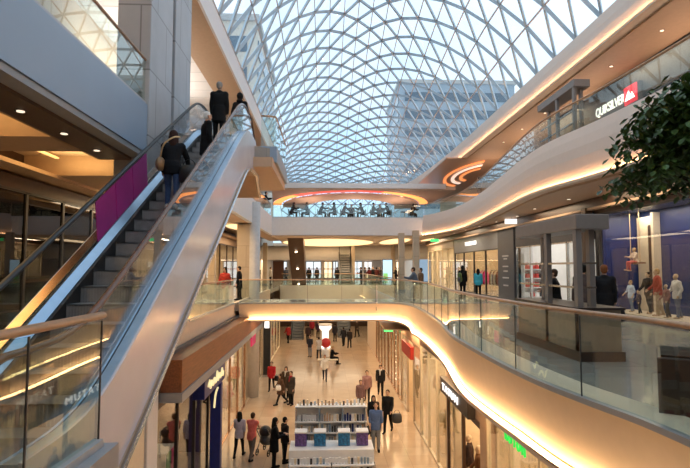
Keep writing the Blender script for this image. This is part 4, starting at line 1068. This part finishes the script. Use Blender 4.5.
def garment(pose, kind):
    key = (kind, pose)
    if key in _cache: return _cache[key]
    J = skeleton(pose); mb = MB(); vox = .018
    if kind in ('jacket', 'coat', 'shirt', 'vest'):
        g = .030 if kind != 'shirt' else .022
        torso(mb, J, g, w=1.04)
        if kind != 'vest': arms(mb, J, g * .8, .97 if kind != 'shirt' else .35)
        if kind == 'coat':
            up = J['pel'] + Vector((0, 0, .1)); k0 = (J['kneeL'] + J['kneeR']) * .5 + Vector((0, 0, .1))
            sp_ = abs(J['kneeL'].y - J['kneeR'].y) * .35
            mb.lathe([(.9, -(up.z - k0.z)), (.86, -.25), (.80, 0), (.5, .08)], (up.x, (up.y + k0.y) / 2 * .5, up.z), 16, .225, .17 + sp_)
        else:
            mb.lathe([(.95, -.17), (.98, -.02), (.9, .1)], J['pel'], 16, .195, .155)
        if kind in ('jacket', 'coat'): mb.lathe([(.074, -.02), (.08, .03), (.078, .05)], J['neck'], 12)
    elif kind == 'trousers':
        legs(mb, J, .018); mb.ell(J['pel'] + Vector((0, -.01, -.01)), (.172, .132, .13))
    elif kind == 'jeans':
        legs(mb, J, .010); mb.ell(J['pel'] + Vector((0, -.01, -.01)), (.168, .128, .13))
    elif kind in ('shoeL', 'shoeR'):
        for k in kind[-1]:
            a = J['heel' + k] + Vector((0, 0, .005)); b = J['toe' + k] + Vector((0, 0, .002))
            mb.cap(a, b, .046, .041); mb.cap(a + Vector((0, .01, .03)), J['ank' + k], .048, .047)
        vox = .014
    elif kind == 'short':
        h = J['head']; mb.ell(h + Vector((0, -.026, .042)), (.088, .098, .095), 16, 12); mb.ell(h + Vector((0, -.05, -.015)), (.078, .062, .075), 14, 10); vox = .013
    elif kind == 'long':
        h = J['head']; mb.ell(h + Vector((0, -.024, .040)), (.094, .104, .100), 16, 12)
        mb.cap(h + Vector((0, -.05, -.01)), h + Vector((0, -.085, -.19)), .088, .075)
        for s in (-1, 1): mb.cap(h + Vector((s * .074, -.02, .0)), h + Vector((s * .082, -.02, -.17)), .032, .028)
        vox = .014
    elif kind == 'hat':
        h = J['head']; mb.ell(h + Vector((0, -.012, .062)), (.092, .108, .085), 16, 12); mb.lathe([(.098, -.0), (.098, .045)], h + Vector((0, -.012, .02)), 18, 1, 1.1); vox = .013
    elif kind == 'hood':
        h = J['head']; mb.ell(h + Vector((0, -.035, .03)), (.105, .112, .125), 16, 12); mb.ell(J['neck'] + Vector((0, -.03, .04)), (.11, .10, .08)); vox = .015
    elif kind == 'scarf':
        mb.lathe([(.085, -.03), (.10, .01), (.085, .06)], J['neck'] + Vector((0, .01, .02)), 14); mb.cap(J['neck'] + Vector((.03, .10, .0)), J['chest'] + Vector((.03, .155, -.05)), .04, .03)
    _cache[key] = remesh(mb, kind, vox); return _cache[key]
eye_me = MB().ell((0, 0, 0), (.0105, .006, .0075), 8, 6).mesh('eye'); eye_me.materials.append(M['black'])
mouth_me = MB().ell((0, 0, 0), (.022, .006, .006), 8, 6).mesh('mouth')
mat('lips', (.42, .12, .10), .5)
mouth_me.materials.append(M['lips'])
_mc = {}
def cmat(c, kind='cloth'):
    k = (tuple(c), kind)
    if k not in _mc: _mc[k] = mat('%s_%d' % (kind, len(_mc)), c, .75 if kind != 'skin' else .5, var=.14 if kind != 'skin' else .05, scale=22, spec=.15)
    return _mc[k]
SKIN = (.55, .34, .24); BLK = (.007, .007, .008); DGR = (.03, .032, .036); NAVY = (.02, .03, .07); JEAN = (.07, .12, .22); BRN = (.06, .035, .022)
H_BLK = (.012, .010, .009); H_BRN = (.055, .030, .018); H_GRY = (.55, .53, .50); H_BLD = (.42, .27, .12); H_GIN = (.22, .08, .03)
nper = [0]
def person(loc, rz, pose, label, top=('jacket', BLK), bot=('trousers', DGR), hair=('short', H_BRN), scale=1.0, skin=SKIN, shoes=BLK, extra=None, group=None, name='person', cat='person', face=True):
    t = thing(name, label, cat, loc, R(rz), group); t.scale = (scale,) * 3
    def part(nm, me, m):
        o = bpy.data.objects.new(nm, me)
        if not me.materials: me.materials.append(None)
        o.material_slots[0].link = 'OBJECT'; o.material_slots[0].material = m
        col.objects.link(o); o.parent = t; return o
    bd = part('body', body_mesh(pose), cmat(skin, 'skin'))
    if bot: part(bot[0], garment(pose, bot[0]), cmat(bot[1]))
    if top: part(top[0], garment(pose, top[0]), cmat(top[1]))
    if hair: part('hair' if hair[0] in ('short', 'long') else hair[0], garment(pose, hair[0]), cmat(hair[1], 'hair'))
    if shoes:
        for k in 'LR': part('shoe', garment(pose, 'shoe' + k), cmat(shoes))
    if extra: part(extra[0], garment(pose, extra[0]), cmat(extra[1]))
    if face:
        h = skeleton(pose)['head']
        for s in (-1, 1):
            e = bpy.data.objects.new('eye', eye_me); e.location = h + Vector((s * .030, .083, .012)); e.parent = bd; col.objects.link(e)
        e = bpy.data.objects.new('mouth', mouth_me); e.location = h + Vector((0, .090, -.052)); e.parent = bd; col.objects.link(e)
    nper[0] += 1
    return t
def G0(px, py, z=0.0): return atZ(px, py, z)
def bag(loc, s, m, label, strap=None, name='bag', rz=0):
    t = thing(name, label, 'bag', loc, rz)
    MB().lathe([(.75, 0), (1, .12), (1, .55), (.85, .85), (.7, .9)], (0, 0, 0), 14, s * .5, s * .28).build('pouch', m, t, local=True, smooth=True)
    hp = [Vector((s * .3 * math.cos(PI * i / 10), 0, .84 + s * .9 * math.sin(PI * i / 10))) for i in range(11)]
    MB().tube(hp, .012, 6).build('handle', m, t, local=True)
    for o in t.children: o.scale = (1, 1, s)
    return t

# --- riding the escalator
p1 = person((-3.0, 10.15, L1 + .231 * 12), 8, 'reach', 'woman in dark jacket and jeans with tan shoulder bag, lowest on the escalator', ('jacket', (.009, .010, .013)), ('jeans', (.04, .07, .15)), ('long', (.045, .02, .016)), .93, shoes=(.5, .48, .45))
sb_ = thing('shoulder_bag', 'tan round shoulder bag carried by the woman lowest on the escalator', 'bag', (-3.27, 10.08, L1 + .231 * 12 + .78))
MB().ell((0, 0, .12), (.09, .15, .14), 14, 10).build('pouch', 'bag_tan', sb_, local=True, smooth=True)
MB().tube(cat_rom([(-.02, .04, .26), (.10, -.14, .48), (.28, -.13, .62), (.36, .02, .66)], 5), .016, 6).build('strap', 'straw', sb_, local=True)
sb_.location.x += .06
bb = bag((-2.66, 10.1, L1 + .231 * 12 + .52), .40, 'black', 'black bag hanging from the arm of the woman lowest on the escalator')
person((-2.72, 11.75, L1 + .231 * 16), -60, 'stand', 'white haired person in a long black coat in the middle of the escalator', ('coat', BLK), ('trousers', BLK), ('short', (.75, .74, .72)), .88)
person((-2.95, 14.2, L1 + .231 * 22), 0, 'stand', 'person in wide black coat with greying hair near the top of the escalator', ('coat', (.01, .01, .011)), ('trousers', BLK), ('short', (.30, .28, .26)), 1.0)
person((-2.72, 16.2, L2 + .012), -20, 'walk', 'person in black hood stepping off the top of the escalator', ('coat', (.009, .009, .011)), ('jeans', (.03, .05, .14)), ('hood', (.01, .01, .011)), 1.0)

# --- ground floor
q = G0(239, 457); person((q.x, q.y, 0), -8, 'stroll', 'woman with black hair and pale lilac top walking away, lower left', ('shirt', (.50, .45, .52)), ('jeans', BLK), ('long', H_BLK), .98)
q = G0(251.5, 460); person((q.x, q.y, 0), -20, 'push', 'woman in coral vest pushing a stroller, lower left', ('vest', (.72, .16, .13)), ('trousers', (.16, .12, .10)), ('short', H_BRN), 1.0)
q = G0(264, 455); st = thing('stroller', 'black baby stroller pushed by the woman in the coral vest', 'stroller', (q.x + .05, q.y + .15, 0), R(-20))
for x in (-.24, .24):
    for y in (-.25, .38):
        wh = MB(); pts = [Vector((x, y + .11 * math.cos(2 * PI * i / 16), .12 + .11 * math.sin(2 * PI * i / 16))) for i in range(17)]; wh.tube(pts, .022, 6); wh.cbox((x, y, .12), (.03, .05, .05)); wh.build('wheel', 'rubber', st, local=True)
    MB().bar((x, -.28, .14), (x, .10, .62), .03, .03).bar((x, .38, .14), (x, -.35, 1.02), .03, .03).build('frame', 'steel_dark', st, local=True)
MB().tube([(-.24, -.35, 1.02), (0, -.39, 1.05), (.24, -.35, 1.02)], .02, 8).build('handle', 'rubber', st, local=True)
MB().cap((0, .22, .42), (0, -.12, .55), .17, .19).cap((0, -.12, .55), (0, -.16, .85), .17, .12).build('seat', 'charcoal', st, local=True, smooth=True)
MB().ell((0, -.06, .86), (.22, .26, .22), 14, 10).build('hood', 'black', st, local=True, smooth=True)
q = G0(274, 469); person((q.x, q.y, 0), -75, 'hold', 'black haired person in long black coat at the left end of the white stall', ('coat', BLK), ('trousers', BLK), ('long', H_BLK), 1.03)
q = G0(284.5, 463); person((q.x, q.y, 0), -60, 'stand', 'shorter dark haired person in black between the black coat and the white stall', ('jacket', (.02, .016, .016)), ('trousers', BLK), ('short', H_BLK), .95)
q = G0(271.5, 390.5); person((q.x, q.y, 0), 176, 'stroll', 'woman in bright red jacket and black trousers walking forward', ('jacket', (.50, .025, .03)), ('jeans', BLK), ('short', H_BRN), .97)
bag((q.x + .34, q.y, .55), .34, 'black', 'black bag beside the woman in the bright red jacket')
q = G0(286, 398); person((q.x, q.y, 0), 170, 'stand', 'woman with pale scarf over a brown coat facing forward, left of the street', ('coat', (.07, .045, .03)), ('trousers', BLK), ('long', H_BRN), .98, extra=('scarf', (.55, .50, .45)))
q = G0(281, 404.5); person((q.x, q.y, 0), 115, 'walk', 'woman in short brown coat with white bag stepping to the left', ('coat', (.10, .055, .035)), ('jeans', BLK), ('long', H_BRN), .95)
bag((q.x - .12, q.y - .26, .78), .28, 'white', 'white bag of the woman in the short brown coat')
q = G0(291, 405); person((q.x, q.y, 0), 150, 'stand', 'person in long dark grey-brown coat with dark red scarf beside the short brown coat', ('coat', (.05, .042, .035)), ('trousers', BLK), ('short', H_BRN), 1.0, extra=('scarf', (.25, .02, .03)))
q = G0(324.8, 380.5); person((q.x, q.y, 0), 178, 'walk', 'person in white jacket and dark trousers walking alone in mid street', ('jacket', (.78, .72, .64)), ('jeans', (.035, .035, .045)), ('short', H_BRN), .96)
q = G0(310, 357); person((q.x, q.y, 0), 160, 'stand', 'person in dark top and grey jeans at the left of the distant pedestal', ('shirt', (.03, .03, .04)), ('jeans', (.16, .18, .22)), ('short', H_BLK), 1.0)
q = G0(319, 359); person((q.x, q.y, 0), 10, 'push', 'person in pale grey top bending at a pram near the red ball', ('jacket', (.55, .50, .46)), ('trousers', DGR), ('short', H_BLK), 1.0)
person((XatY(332, 38.9), 38.75, 0), -80, 'sit', 'person in black sitting sideways on the pale bench', ('jacket', BLK), ('trousers', BLK), ('short', H_BLD), 1.0)
for px, py, c, rz, lb in ((343.5, 346, (.02, .02, .025), 10, 'left of two dark dressed people near the right far escalator'), (349.5, 348, (.03, .025, .025), -10, 'right of two dark dressed people near the right far escalator'), (335, 341.5, (.03, .03, .04), 20, 'dark dressed person behind the distant pedestal'), (288, 343, (.35, .03, .03), 30, 'person in red near the left far escalator'), (308, 343, (.05, .03, .03), 0, 'dark dressed person beside the red one near the left far escalator'), (312, 336, (.28, .02, .03), 180, 'person in dark red left of the far pedestal'), (318, 338, (.04, .02, .03), 200, 'person in black just left of the far pedestal'), (357, 337, (.05, .03, .02), 150, 'dark brown dressed person at the right end of the far ground floor')):
    q = G0(px, py); person((q.x, q.y, 0), rz, 'stroll' if rz % 20 else 'stand', lb, ('jacket', c), ('trousers', BLK), ('short', H_BLK), 1.0, face=False)
q = G0(376, 451); person((q.x, q.y, 0), 172, 'stand', 'large man in blue shirt and grey jeans beside the white stall', ('shirt', (.09, .15, .32)), ('trousers', (.22, .23, .25)), ('short', H_BRN), 1.08)
bag((q.x - .40, q.y + .02, .62), .38, 'black', 'black bag hanging beside the man in the blue shirt')
q = G0(373.5, 436); person((q.x, q.y, 0), 180, 'stand', 'dark haired person hidden behind the man in the blue shirt', ('jacket', BLK), ('trousers', BLK), ('long', H_BLK), .98)
q = G0(388, 432); person((q.x, q.y, 0), 160, 'stroll', 'man in black jacket and black trousers walking right of the blue shirt', ('jacket', (.014, .014, .016)), ('trousers', BLK), ('short', H_BRN), 1.06)
bag((q.x + .38, q.y - .1, .42), .44, 'charcoal', 'dark shopping bag beside the man in the black jacket')
q = G0(367, 402.5); person((q.x, q.y, 0), 175, 'walk', 'woman in pinkish top and black trousers walking forward, right of the stall', ('jacket', (.34, .20, .20)), ('jeans', BLK), ('short', H_BRN), 1.0)
q = G0(360.5, 412); person((q.x, q.y, 0), 185, 'stand', 'short person in dusky plaid top just behind the right end of the stall', ('jacket', (.22, .13, .13)), ('trousers', DGR), ('short', H_BRN), .9)
q = G0(380.5, 396); person((q.x, q.y, 0), 175, 'walk', 'man in black suit and pale shirt walking forward on the right', ('jacket', (.02, .02, .022)), ('trousers', BLK), ('short', H_BLK), 1.02, extra=('scarf', (.6, .58, .55)))

# --- first floor
def at(px, Y, z): return (XatY(px, Y), Y, z)
person(at(462.5, 30, L1), -30, 'stand', 'person in black hooded coat with green backpack by the clothes shop', ('coat', BLK), ('trousers', BLK), ('hood', (.012, .012, .013)), 1.02)
x, y, z = at(460, 29.7, L1 + .85); bk = thing('backpack', 'dark green backpack on the person in the black hooded coat', 'backpack', (x, y, z), R(-30))
MB().cap((0, -.10, .12), (0, -.09, .42), .15, .12).build('sack', 'green_leaf', bk, local=True, smooth=True); MB().cap((0, -.22, .10), (0, -.22, .2), .09, .08).build('pocket', 'charcoal', bk, local=True, smooth=True)
person(at(478, 28.4, L1), -20, 'stand', 'dark haired person in turquoise jacket by the clothes shop', ('jacket', (.05, .36, .50)), ('trousers', BLK), ('long', H_BLK), .92)
person(at(416, 24.4, L1), 70, 'rail', 'man in grey jacket leaning on the curved railing at the end of the footbridge', ('jacket', (.12, .14, .18)), ('trousers', DGR), ('short', H_BRN), .98)
person(at(421, 26.0, L1), 100, 'stand', 'person in brown standing behind the man leaning on the curved railing', ('jacket', (.16, .09, .05)), ('trousers', DGR), ('short', H_BRN), .95)
person(at(555, 12.9, L1), 60, 'hold', 'brown haired person in black seen through the kiosk posts, leftmost of three', ('jacket', BLK), ('trousers', BLK), ('short', H_BRN), .93)
person(at(583, 12.5, L1), 0, 'stand', 'dark haired person in grey-brown jacket between two kiosk posts', ('jacket', (.10, .075, .07)), ('trousers', BLK), ('short', H_BLK), 1.0)
person(at(604, 12.2, L1), -30, 'stand', 'ginger haired person in black coat right of the kiosk', ('coat', (.014, .014, .016)), ('trousers', BLK), ('short', H_GIN), .99)
bag((XatY(616, 12.0), 12.0, L1 + .38), .36, 'black', 'black bag beside the ginger haired person by the kiosk')
person(at(239.5, 27, L1), 90, 'stand', 'dark dressed person on the left gallery beside the pale column', ('coat', BLK), ('trousers', BLK), ('short', H_BLK), 1.0)
person(at(225.5, 24, L1), 160, 'walk', 'person in red top with pale trousers on the left gallery', ('jacket', (.45, .05, .04)), ('trousers', (.7, .62, .5)), ('long', H_BLK), 1.0)
for px, Y, c, rz, lb in ((259, 51, BLK, 60, 'person in black at the far left of the first floor'), (270.5, 52, (.7, .66, .62), -60, 'person in white shirt at the far left of the first floor'), (286, 52, (.05, .06, .09), 0, 'person in dark blue left of the brown escalator'), (309, 53, BLK, 0, 'person in black just right of the brown escalator'), (317, 53, (.016, .016, .02), 20, 'second person in black right of the brown escalator'), (337, 53, BLK, 10, 'person in black just left of the grey far escalator')):
    person(at(px, Y, L1), rz, 'stand', lb, ('coat' if c == BLK else 'jacket', c), ('trousers', DGR), ('short', H_BLK), 1.0, face=False)
for k, (px, Y, c, rz) in enumerate(((361, 51, (.02, .02, .03), 90), (365, 52.5, (.05, .05, .06), -60), (369.5, 51, (.10, .015, .02), 30), (373, 53, BLK, 170), (376.5, 51.2, (.08, .02, .02), -40), (380, 52.6, (.03, .02, .02), 120), (396, 51, BLK, 100), (399, 50.6, (.12, .03, .02), -90))):
    person(at(px, Y, L1), rz, 'stand' if k % 2 else 'hold', '%s in the far crowd' % ('first from the left, in dark blue', 'second from the left, in grey', 'third from the left, in dark red', 'fourth from the left, in black', 'fifth from the left, in dull red', 'sixth from the left, in dark brown', 'person in black right of the advert totem', 'person in rust red right of the advert totem')[k], ('jacket', c), ('trousers', BLK), ('short', H_BLK), 1.0, face=False)

# --- second floor
person(at(263.5, 37.6, L2), -90, 'rail', 'person in black leaning on the upper left gallery railing', ('jacket', BLK), ('trousers', BLK), ('short', H_BLK), 1.0, face=False)
person((XatY(473, 31) + .55, 31.2, L2), 95, 'hold', 'person in dark jacket and blue jeans at the upper right balcony', ('jacket', (.02, .02, .03)), ('jeans', (.10, .17, .32)), ('long', H_BRN), 1.0, face=False)
cafe = ((291, 41.2, -90, (.05, .02, .02), 'first cafe guest from the left, in dark red'), (307, 41.3, 90, (.12, .15, .17), 'second cafe guest from the left, in grey'), (320, 41.1, -90, BLK, 'third cafe guest from the left, in black'), (334.5, 41.2, 90, BLK, 'fourth cafe guest from the left, in black'), (343, 41.2, -90, (.09, .03, .03), 'fifth cafe guest from the left, in dull red'), (351.5, 42.5, 180, (.03, .05, .09), 'sixth cafe guest from the left, in navy'), (363, 41.2, 90, BLK, 'seventh cafe guest from the left, in black'), (373, 41.3, -90, (.08, .09, .10), 'eighth cafe guest from the left, in dark grey'), (389, 41.2, 90, BLK, 'ninth cafe guest from the left, in black'), (380, 42.4, 180, (.2, .24, .27), 'cafe guest in pale grey behind the fourth table'), (412, 41.6, -60, (.04, .025, .02), 'lone cafe guest at the right end, in brown'))
# chairs and tables
ch = thing('cafe_chair', 'dark cafe chair under the first guest from the left', 'chair', (0, 0, L2))
MB().box(-.2, -.2, .40, .2, .2, .435).build('seat', 'charcoal', ch, local=True, bevel=.01)
MB().box(-.19, -.23, .50, .19, -.20, .84).build('backrest', 'charcoal', ch, local=True, bevel=.01)
for x in (-.18, .18):
    for y in (-.18, .18): MB().box(x - .015, y - .015, 0, x + .015, y + .015, .40 if y > 0 else .84).build('leg', 'steel_dark', ch, local=True)
first = True
for k, (px, Y, rz, c, lb) in enumerate(cafe):
    loc = at(px, Y, L2)
    person((loc[0], loc[1], L2 + .04), rz, 'sitfwd' if k % 2 == 0 else 'sit', lb, ('jacket', c), ('trousers', BLK), ('short' if k % 3 else 'long', H_BLK if k % 2 else H_BRN), 1.0, face=False)
    l_ = 'dark cafe chair under the %s' % lb
    if first: ch.location = (loc[0], loc[1], L2); ch.rotation_euler = (0, 0, R(rz)); ch['label'] = l_; first = False
    else: dup(ch, (loc[0], loc[1], L2), R(rz), l_)
tb = thing('cafe_table', 'first cafe table from the left', 'table', (0, 0, L2))
MB().lathe([(.36, .71), (.36, .74)], (0, 0, 0), 20).build('table_top', 'charcoal', tb, local=True)
MB().lathe([(.03, .03), (.03, .71)], (0, 0, 0), 8).build('stem', 'steel', tb, local=True); MB().lathe([(.22, 0), (.2, .03)], (0, 0, 0), 16).build('foot', 'steel_dark', tb, local=True)
for k, (px, Y) in enumerate(((299, 41.3), (327.3, 41.2), (354.5, 41.3), (381, 41.3), (405, 41.9))):
    loc = at(px, Y, L2); l_ = '%s cafe table from the left behind the glass railing' % ('first', 'second', 'third', 'fourth', 'fifth')[k]
    if k == 0: tb.location = loc; tb['label'] = l_
    else: dup(tb, loc, None, l_)

# ------------------------------------------------------------------ mannequins and merchandise
MANN = (.62, .45, .30)
def mannequin(loc, rz, label, top, bot, scale=1.0, hair=None, pose='mann', skin=MANN, group=None):
    return person(loc, rz, pose, label, top, bot, hair, scale, skin, shoes=None, name='mannequin', cat='mannequin', face=False, group=group)
plat = thing('display_platform', 'low pale platform in the royal blue shop window', 'platform', (10.3, 15.2, L1))
MB().box(9.75, 12.6, L1, 10.9, 17.85, L1 + .2).build('deck', 'cream', plat, bevel=.01)
X_ = 10.25
def bx(px, X=X_): return (X, 516 * X / (px - 325) , L1 + .2)
mannequin(bx(636, 10.1), 95, 'child mannequin in pale blue shirt, leftmost in the royal blue window', ('shirt', (.55, .66, .80)), ('trousers', (.25, .3, .38)), .60, ('short', H_BLD))
mannequin(bx(644, 9.95), 80, 'smallest child mannequin in dark clothes beside the pale blue shirt', ('jacket', (.10, .08, .10)), ('trousers', DGR), .42)
mannequin(bx(654.5), 100, 'child mannequin in black next to the red dress in the blue window', ('jacket', (.02, .02, .022)), ('trousers', (.05, .05, .05)), .76, ('short', H_BLK))
mannequin(bx(664, 10.05), 70, 'child mannequin in red patterned top in the royal blue window', ('jacket', (.45, .07, .05)), ('trousers', (.5, .38, .24)), .82, ('short', H_BLD))
mannequin(bx(673, 9.95), 80, 'small child mannequin in dusky pink, right of the red patterned top', ('jacket', (.35, .18, .16)), ('trousers', (.12, .1, .1)), .56)
mannequin(bx(684, 10.1), 85, 'child mannequin in white at the right end of the blue window', ('jacket', (.72, .70, .66)), ('trousers', (.2, .22, .3)), .74)
ys_ = 17.25; sw = thing('swing', 'rope swing hanging in the royal blue window', 'swing', (10.6, ys_, 7.3))
MB().box(10.42, ys_ - .28, 7.3, 10.78, ys_ + .28, 7.34).build('seat', 'wood', sw)
for dy in (-.26, .26): MB().tube([(10.6, ys_ + dy, 7.3), (10.6, ys_ + dy, 9.12)], .014, 6).build('rope', 'straw', sw)
mannequin((10.6, ys_, 7.34 - .30), 90, 'child mannequin in cream sitting on the rope swing', ('shirt', (.70, .58, .48)), ('trousers', (.55, .12, .12)), .58, ('short', H_BLD), 'sit')
# ground-floor mannequins
mannequin((4.75, 20.3, 0), 80, 'straw coloured mannequin in the cream window on the right of the street', ('jacket', (.62, .45, .22)), ('trousers', (.66, .52, .34)), 1.0)
mannequin((4.7, 17.0, 0), 70, 'dark mannequin in the doorway under the TATUM sign', ('jacket', (.05, .03, .025)), ('trousers', (.08, .05, .04)), 1.0)
mannequin((4.75, 16.1, 0), 80, 'brown dressed mannequin deeper under the TATUM sign', ('coat', (.16, .07, .03)), ('trousers', (.1, .06, .04)), .98)
rd = thing('display_table', 'red covered display table in the shop under the TATUM sign', 'display table', (5.0, 14.7, 0))
MB().box(4.55, 14.1, 0, 5.6, 15.3, 1.05).build('cloth', 'red', rd, bevel=.03); MB().box(4.5, 14.05, 1.05, 5.65, 15.35, 1.12).build('top', 'dark_brown', rd)
mannequin((-4.7, 26.2, 0), -90, 'mannequin in red top in the left window below the pink sign', ('jacket', (.5, .06, .05)), ('jeans', BLK), 1.0)
mannequin((-4.75, 25.0, 0), -90, 'mannequin in brown dress in the left window below the pink sign', ('coat', (.25, .10, .05)), None, 1.0)
mannequin((-4.75, 23.3, 0), -80, 'mannequin in cream coat in the left window past the blue sign', ('coat', (.6, .45, .3)), None, 1.0)
mannequin((-4.75, 31.0, 0), -90, 'mannequin in pale dress in the bright left window behind the pink sign', ('coat', (.72, .55, .45)), None, 1.0)
wb = thing('display_cabinet', 'low cream cabinet inside the dark shop under the wooden canopy', 'cabinet', (-5.4, 17.4, 0))
MB().box(-5.9, 16.9, 0, -5.0, 17.9, 1.3).build('body', 'white', wb, bevel=.02); MB().box(-5.0, 16.95, .2, -4.97, 17.4, 1.25).build('door', 'green_panel', wb)
MB().box(-5.0, 17.42, .2, -4.97, 17.86, 1.25).build('door', 'pink', wb)
# shelves and bags of the handbag shop
su = thing('shelf_unit', 'white wall shelves with handbags in the shop behind the kiosk', 'shelf unit', (10.5, 25.3, L1))
xa, xb_ = 9.78, XatY(550, 25.1)
MB().box(xa, 25.35, L1, xb_, 25.4, L1 + 2.35).build('back_panel', 'white', su)
for x in (xa, xb_): MB().box(x - .02, 25.0, L1, x + .02, 25.4, L1 + 2.35).build('side_panel', 'white', su)
rows_ = (5.75, 6.22, 6.66, 7.10)
for z in rows_: MB().box(xa, 24.98, z - .03, xb_, 25.4, z).build('shelf', 'white', su)
hb_ = None
for ri, z in enumerate(rows_):
    for ci in range(5):
        x = xa + .18 + (xb_ - xa - .36) * ci / 4
        red = ci < 3; m_ = 'red_bag' if red else ('charcoal' if (ci + ri) % 2 else 'dark_brown')
        if ri == 0: m_ = ['white', 'red_bag', 'white', 'charcoal', 'charcoal'][ci]
        t = thing('handbag', '%s handbag, %s from the left on the %s shelf behind the kiosk' % ({'red_bag': 'red', 'charcoal': 'grey-black', 'dark_brown': 'dark brown', 'white': 'white'}[m_], ('first', 'second', 'third', 'fourth', 'fifth')[ci], ('lowest', 'second lowest', 'second highest', 'highest')[ri]), 'handbag', (x, 25.15, z + .004), 0, 'handbags on the white wall shelves')
        MB().lathe([(.9, 0), (1, .03), (.92, .14), (.72, .22)], (0, 0, 0), 14, .125, .075).build('pouch', m_, t, local=True, smooth=True)
        MB().tube([Vector((.075 * math.cos(PI * i / 8), 0, .21 + .12 * math.sin(PI * i / 8))) for i in range(9)], .009, 6).build('handle', m_, t, local=True)
# clothes rails in the gallery clothes shop, lit shelves further on
def rail(x, y, z, n, cols, label, length=1.6, along='y'):
    t = thing('clothes_rail', label, 'clothes rail', (x, y, z))
    for s in (-1, 1): MB().box(-.02, s * length / 2 - .02, 0, .02, s * length / 2 + .02, 1.5).build('post', 'steel', t, local=True)
    MB().bar((0, -length / 2, 1.5), (0, length / 2, 1.5), .03, .03).build('bar', 'steel', t, local=True)
    for s in (-1, 1): MB().box(-.25, s * length / 2 - .025, 0, .25, s * length / 2 + .025, .03).build('foot', 'steel', t, local=True)
    for i in range(n):
        g = thing('garment', 'garment %s on the %s' % (('at the near end', 'near the near end', 'in the middle', 'near the far end', 'at the far end')[min(4, i * 5 // n)], label), 'garment', (x, y - length / 2 + .15 + (length - .3) * i / max(1, n - 1), z), 0, 'garments on the ' + label)
        mb = MB(); mb.lathe([(.16, .55), (.20, .75), (.20, 1.2), (.12, 1.40), (.03, 1.46)], (0, 0, 0), 12, 1.0, .28); mb.build('cloth', cols[i % len(cols)], g, local=True, smooth=True)
for k, (y, cols) in enumerate(((30.0, ['pink', 'cream', 'pink']), (32.5, ['wood', 'cream', 'straw']), (35.0, ['pink', 'red', 'cream']))):
    rail(10.8, y, L1, 7, cols, '%s clothes rail in the gallery clothes shop' % ('nearest', 'middle', 'farthest')[k])
def shelves(x, y0, y1, z, label, cols, side=1, h=2.1):
    t = thing('shelf_unit', label, 'shelf unit', (x, (y0 + y1) / 2, z))
    MB().box(x, y0, z, x + side * .04, y1, z + h).build('back_panel', 'cream', t)
    for i in range(5):
        zz = z + .15 + i * (h - .2) / 4.4; MB().box(x - side * .35, y0, zz, x, y1, zz + .03).build('shelf', 'white', t)
    for yy in (y0, y1): MB().box(x - side * .35, yy - .015, z, x, yy + .015, z + h).build('side_panel', 'white', t)
    for i in range(4):
        zz = z + .18 + i * (h - .2) / 4.4; nb = max(4, int((y1 - y0) / .55))
        for j in range(nb):
            bb_ = MB(); yj = y0 + .25 + (y1 - y0 - .5) * j / (nb - 1); hh = .16 + .16 * rnd.random()
            bb_.box(x - side * .28, yj - .12, zz, x - side * .06, yj + .12, zz + hh)
            o = bb_.build('folded_pile', rnd.choice(cols)); tag(o, 'folded goods on the %s' % label, 'goods', 'goods on the ' + label)
shelves(13.3, 38.8, 47.5, L1, 'long shelves in the bright farthest shop of the right gallery', ['wood', 'cream', 'charcoal', 'red', 'straw'])
shelves(6.9, 28.6, 33.8, 0, 'shelves in the sparkling shop on the right of the street', ['straw', 'cream', 'wood', 'red'])
shelves(-6.9, 28, 34.6, 0, 'shelves in the bright left shop behind the pink sign', ['pink', 'cream', 'wood', 'charcoal'], -1)
shelves(-8.6, 13.8, 20.4, 0, 'shelves at the back of the dark shop under the wooden canopy', ['red', 'wood', 'deep_blue', 'straw'], -1)
shelves(6.9, 9.0, 13.0, 0, 'shelves in the pale shop with green lettering', ['white', 'charcoal', 'cream'])
# string of small lights in the far right street window
for i in range(10):
    for j in range(2):
        o = MB().ell((4.25, 28.8 + j * 2.6, .5 + i * .33), (.05, .05, .05), 8, 6).build('light_bulb', 'lamp', smooth=True)
        tag(o, 'round bulb in the %s upright row of lights in the sparkling shop window' % ('near', 'far')[j], 'lamp', '%s row of bulbs in the sparkling window' % ('near', 'far')[j])
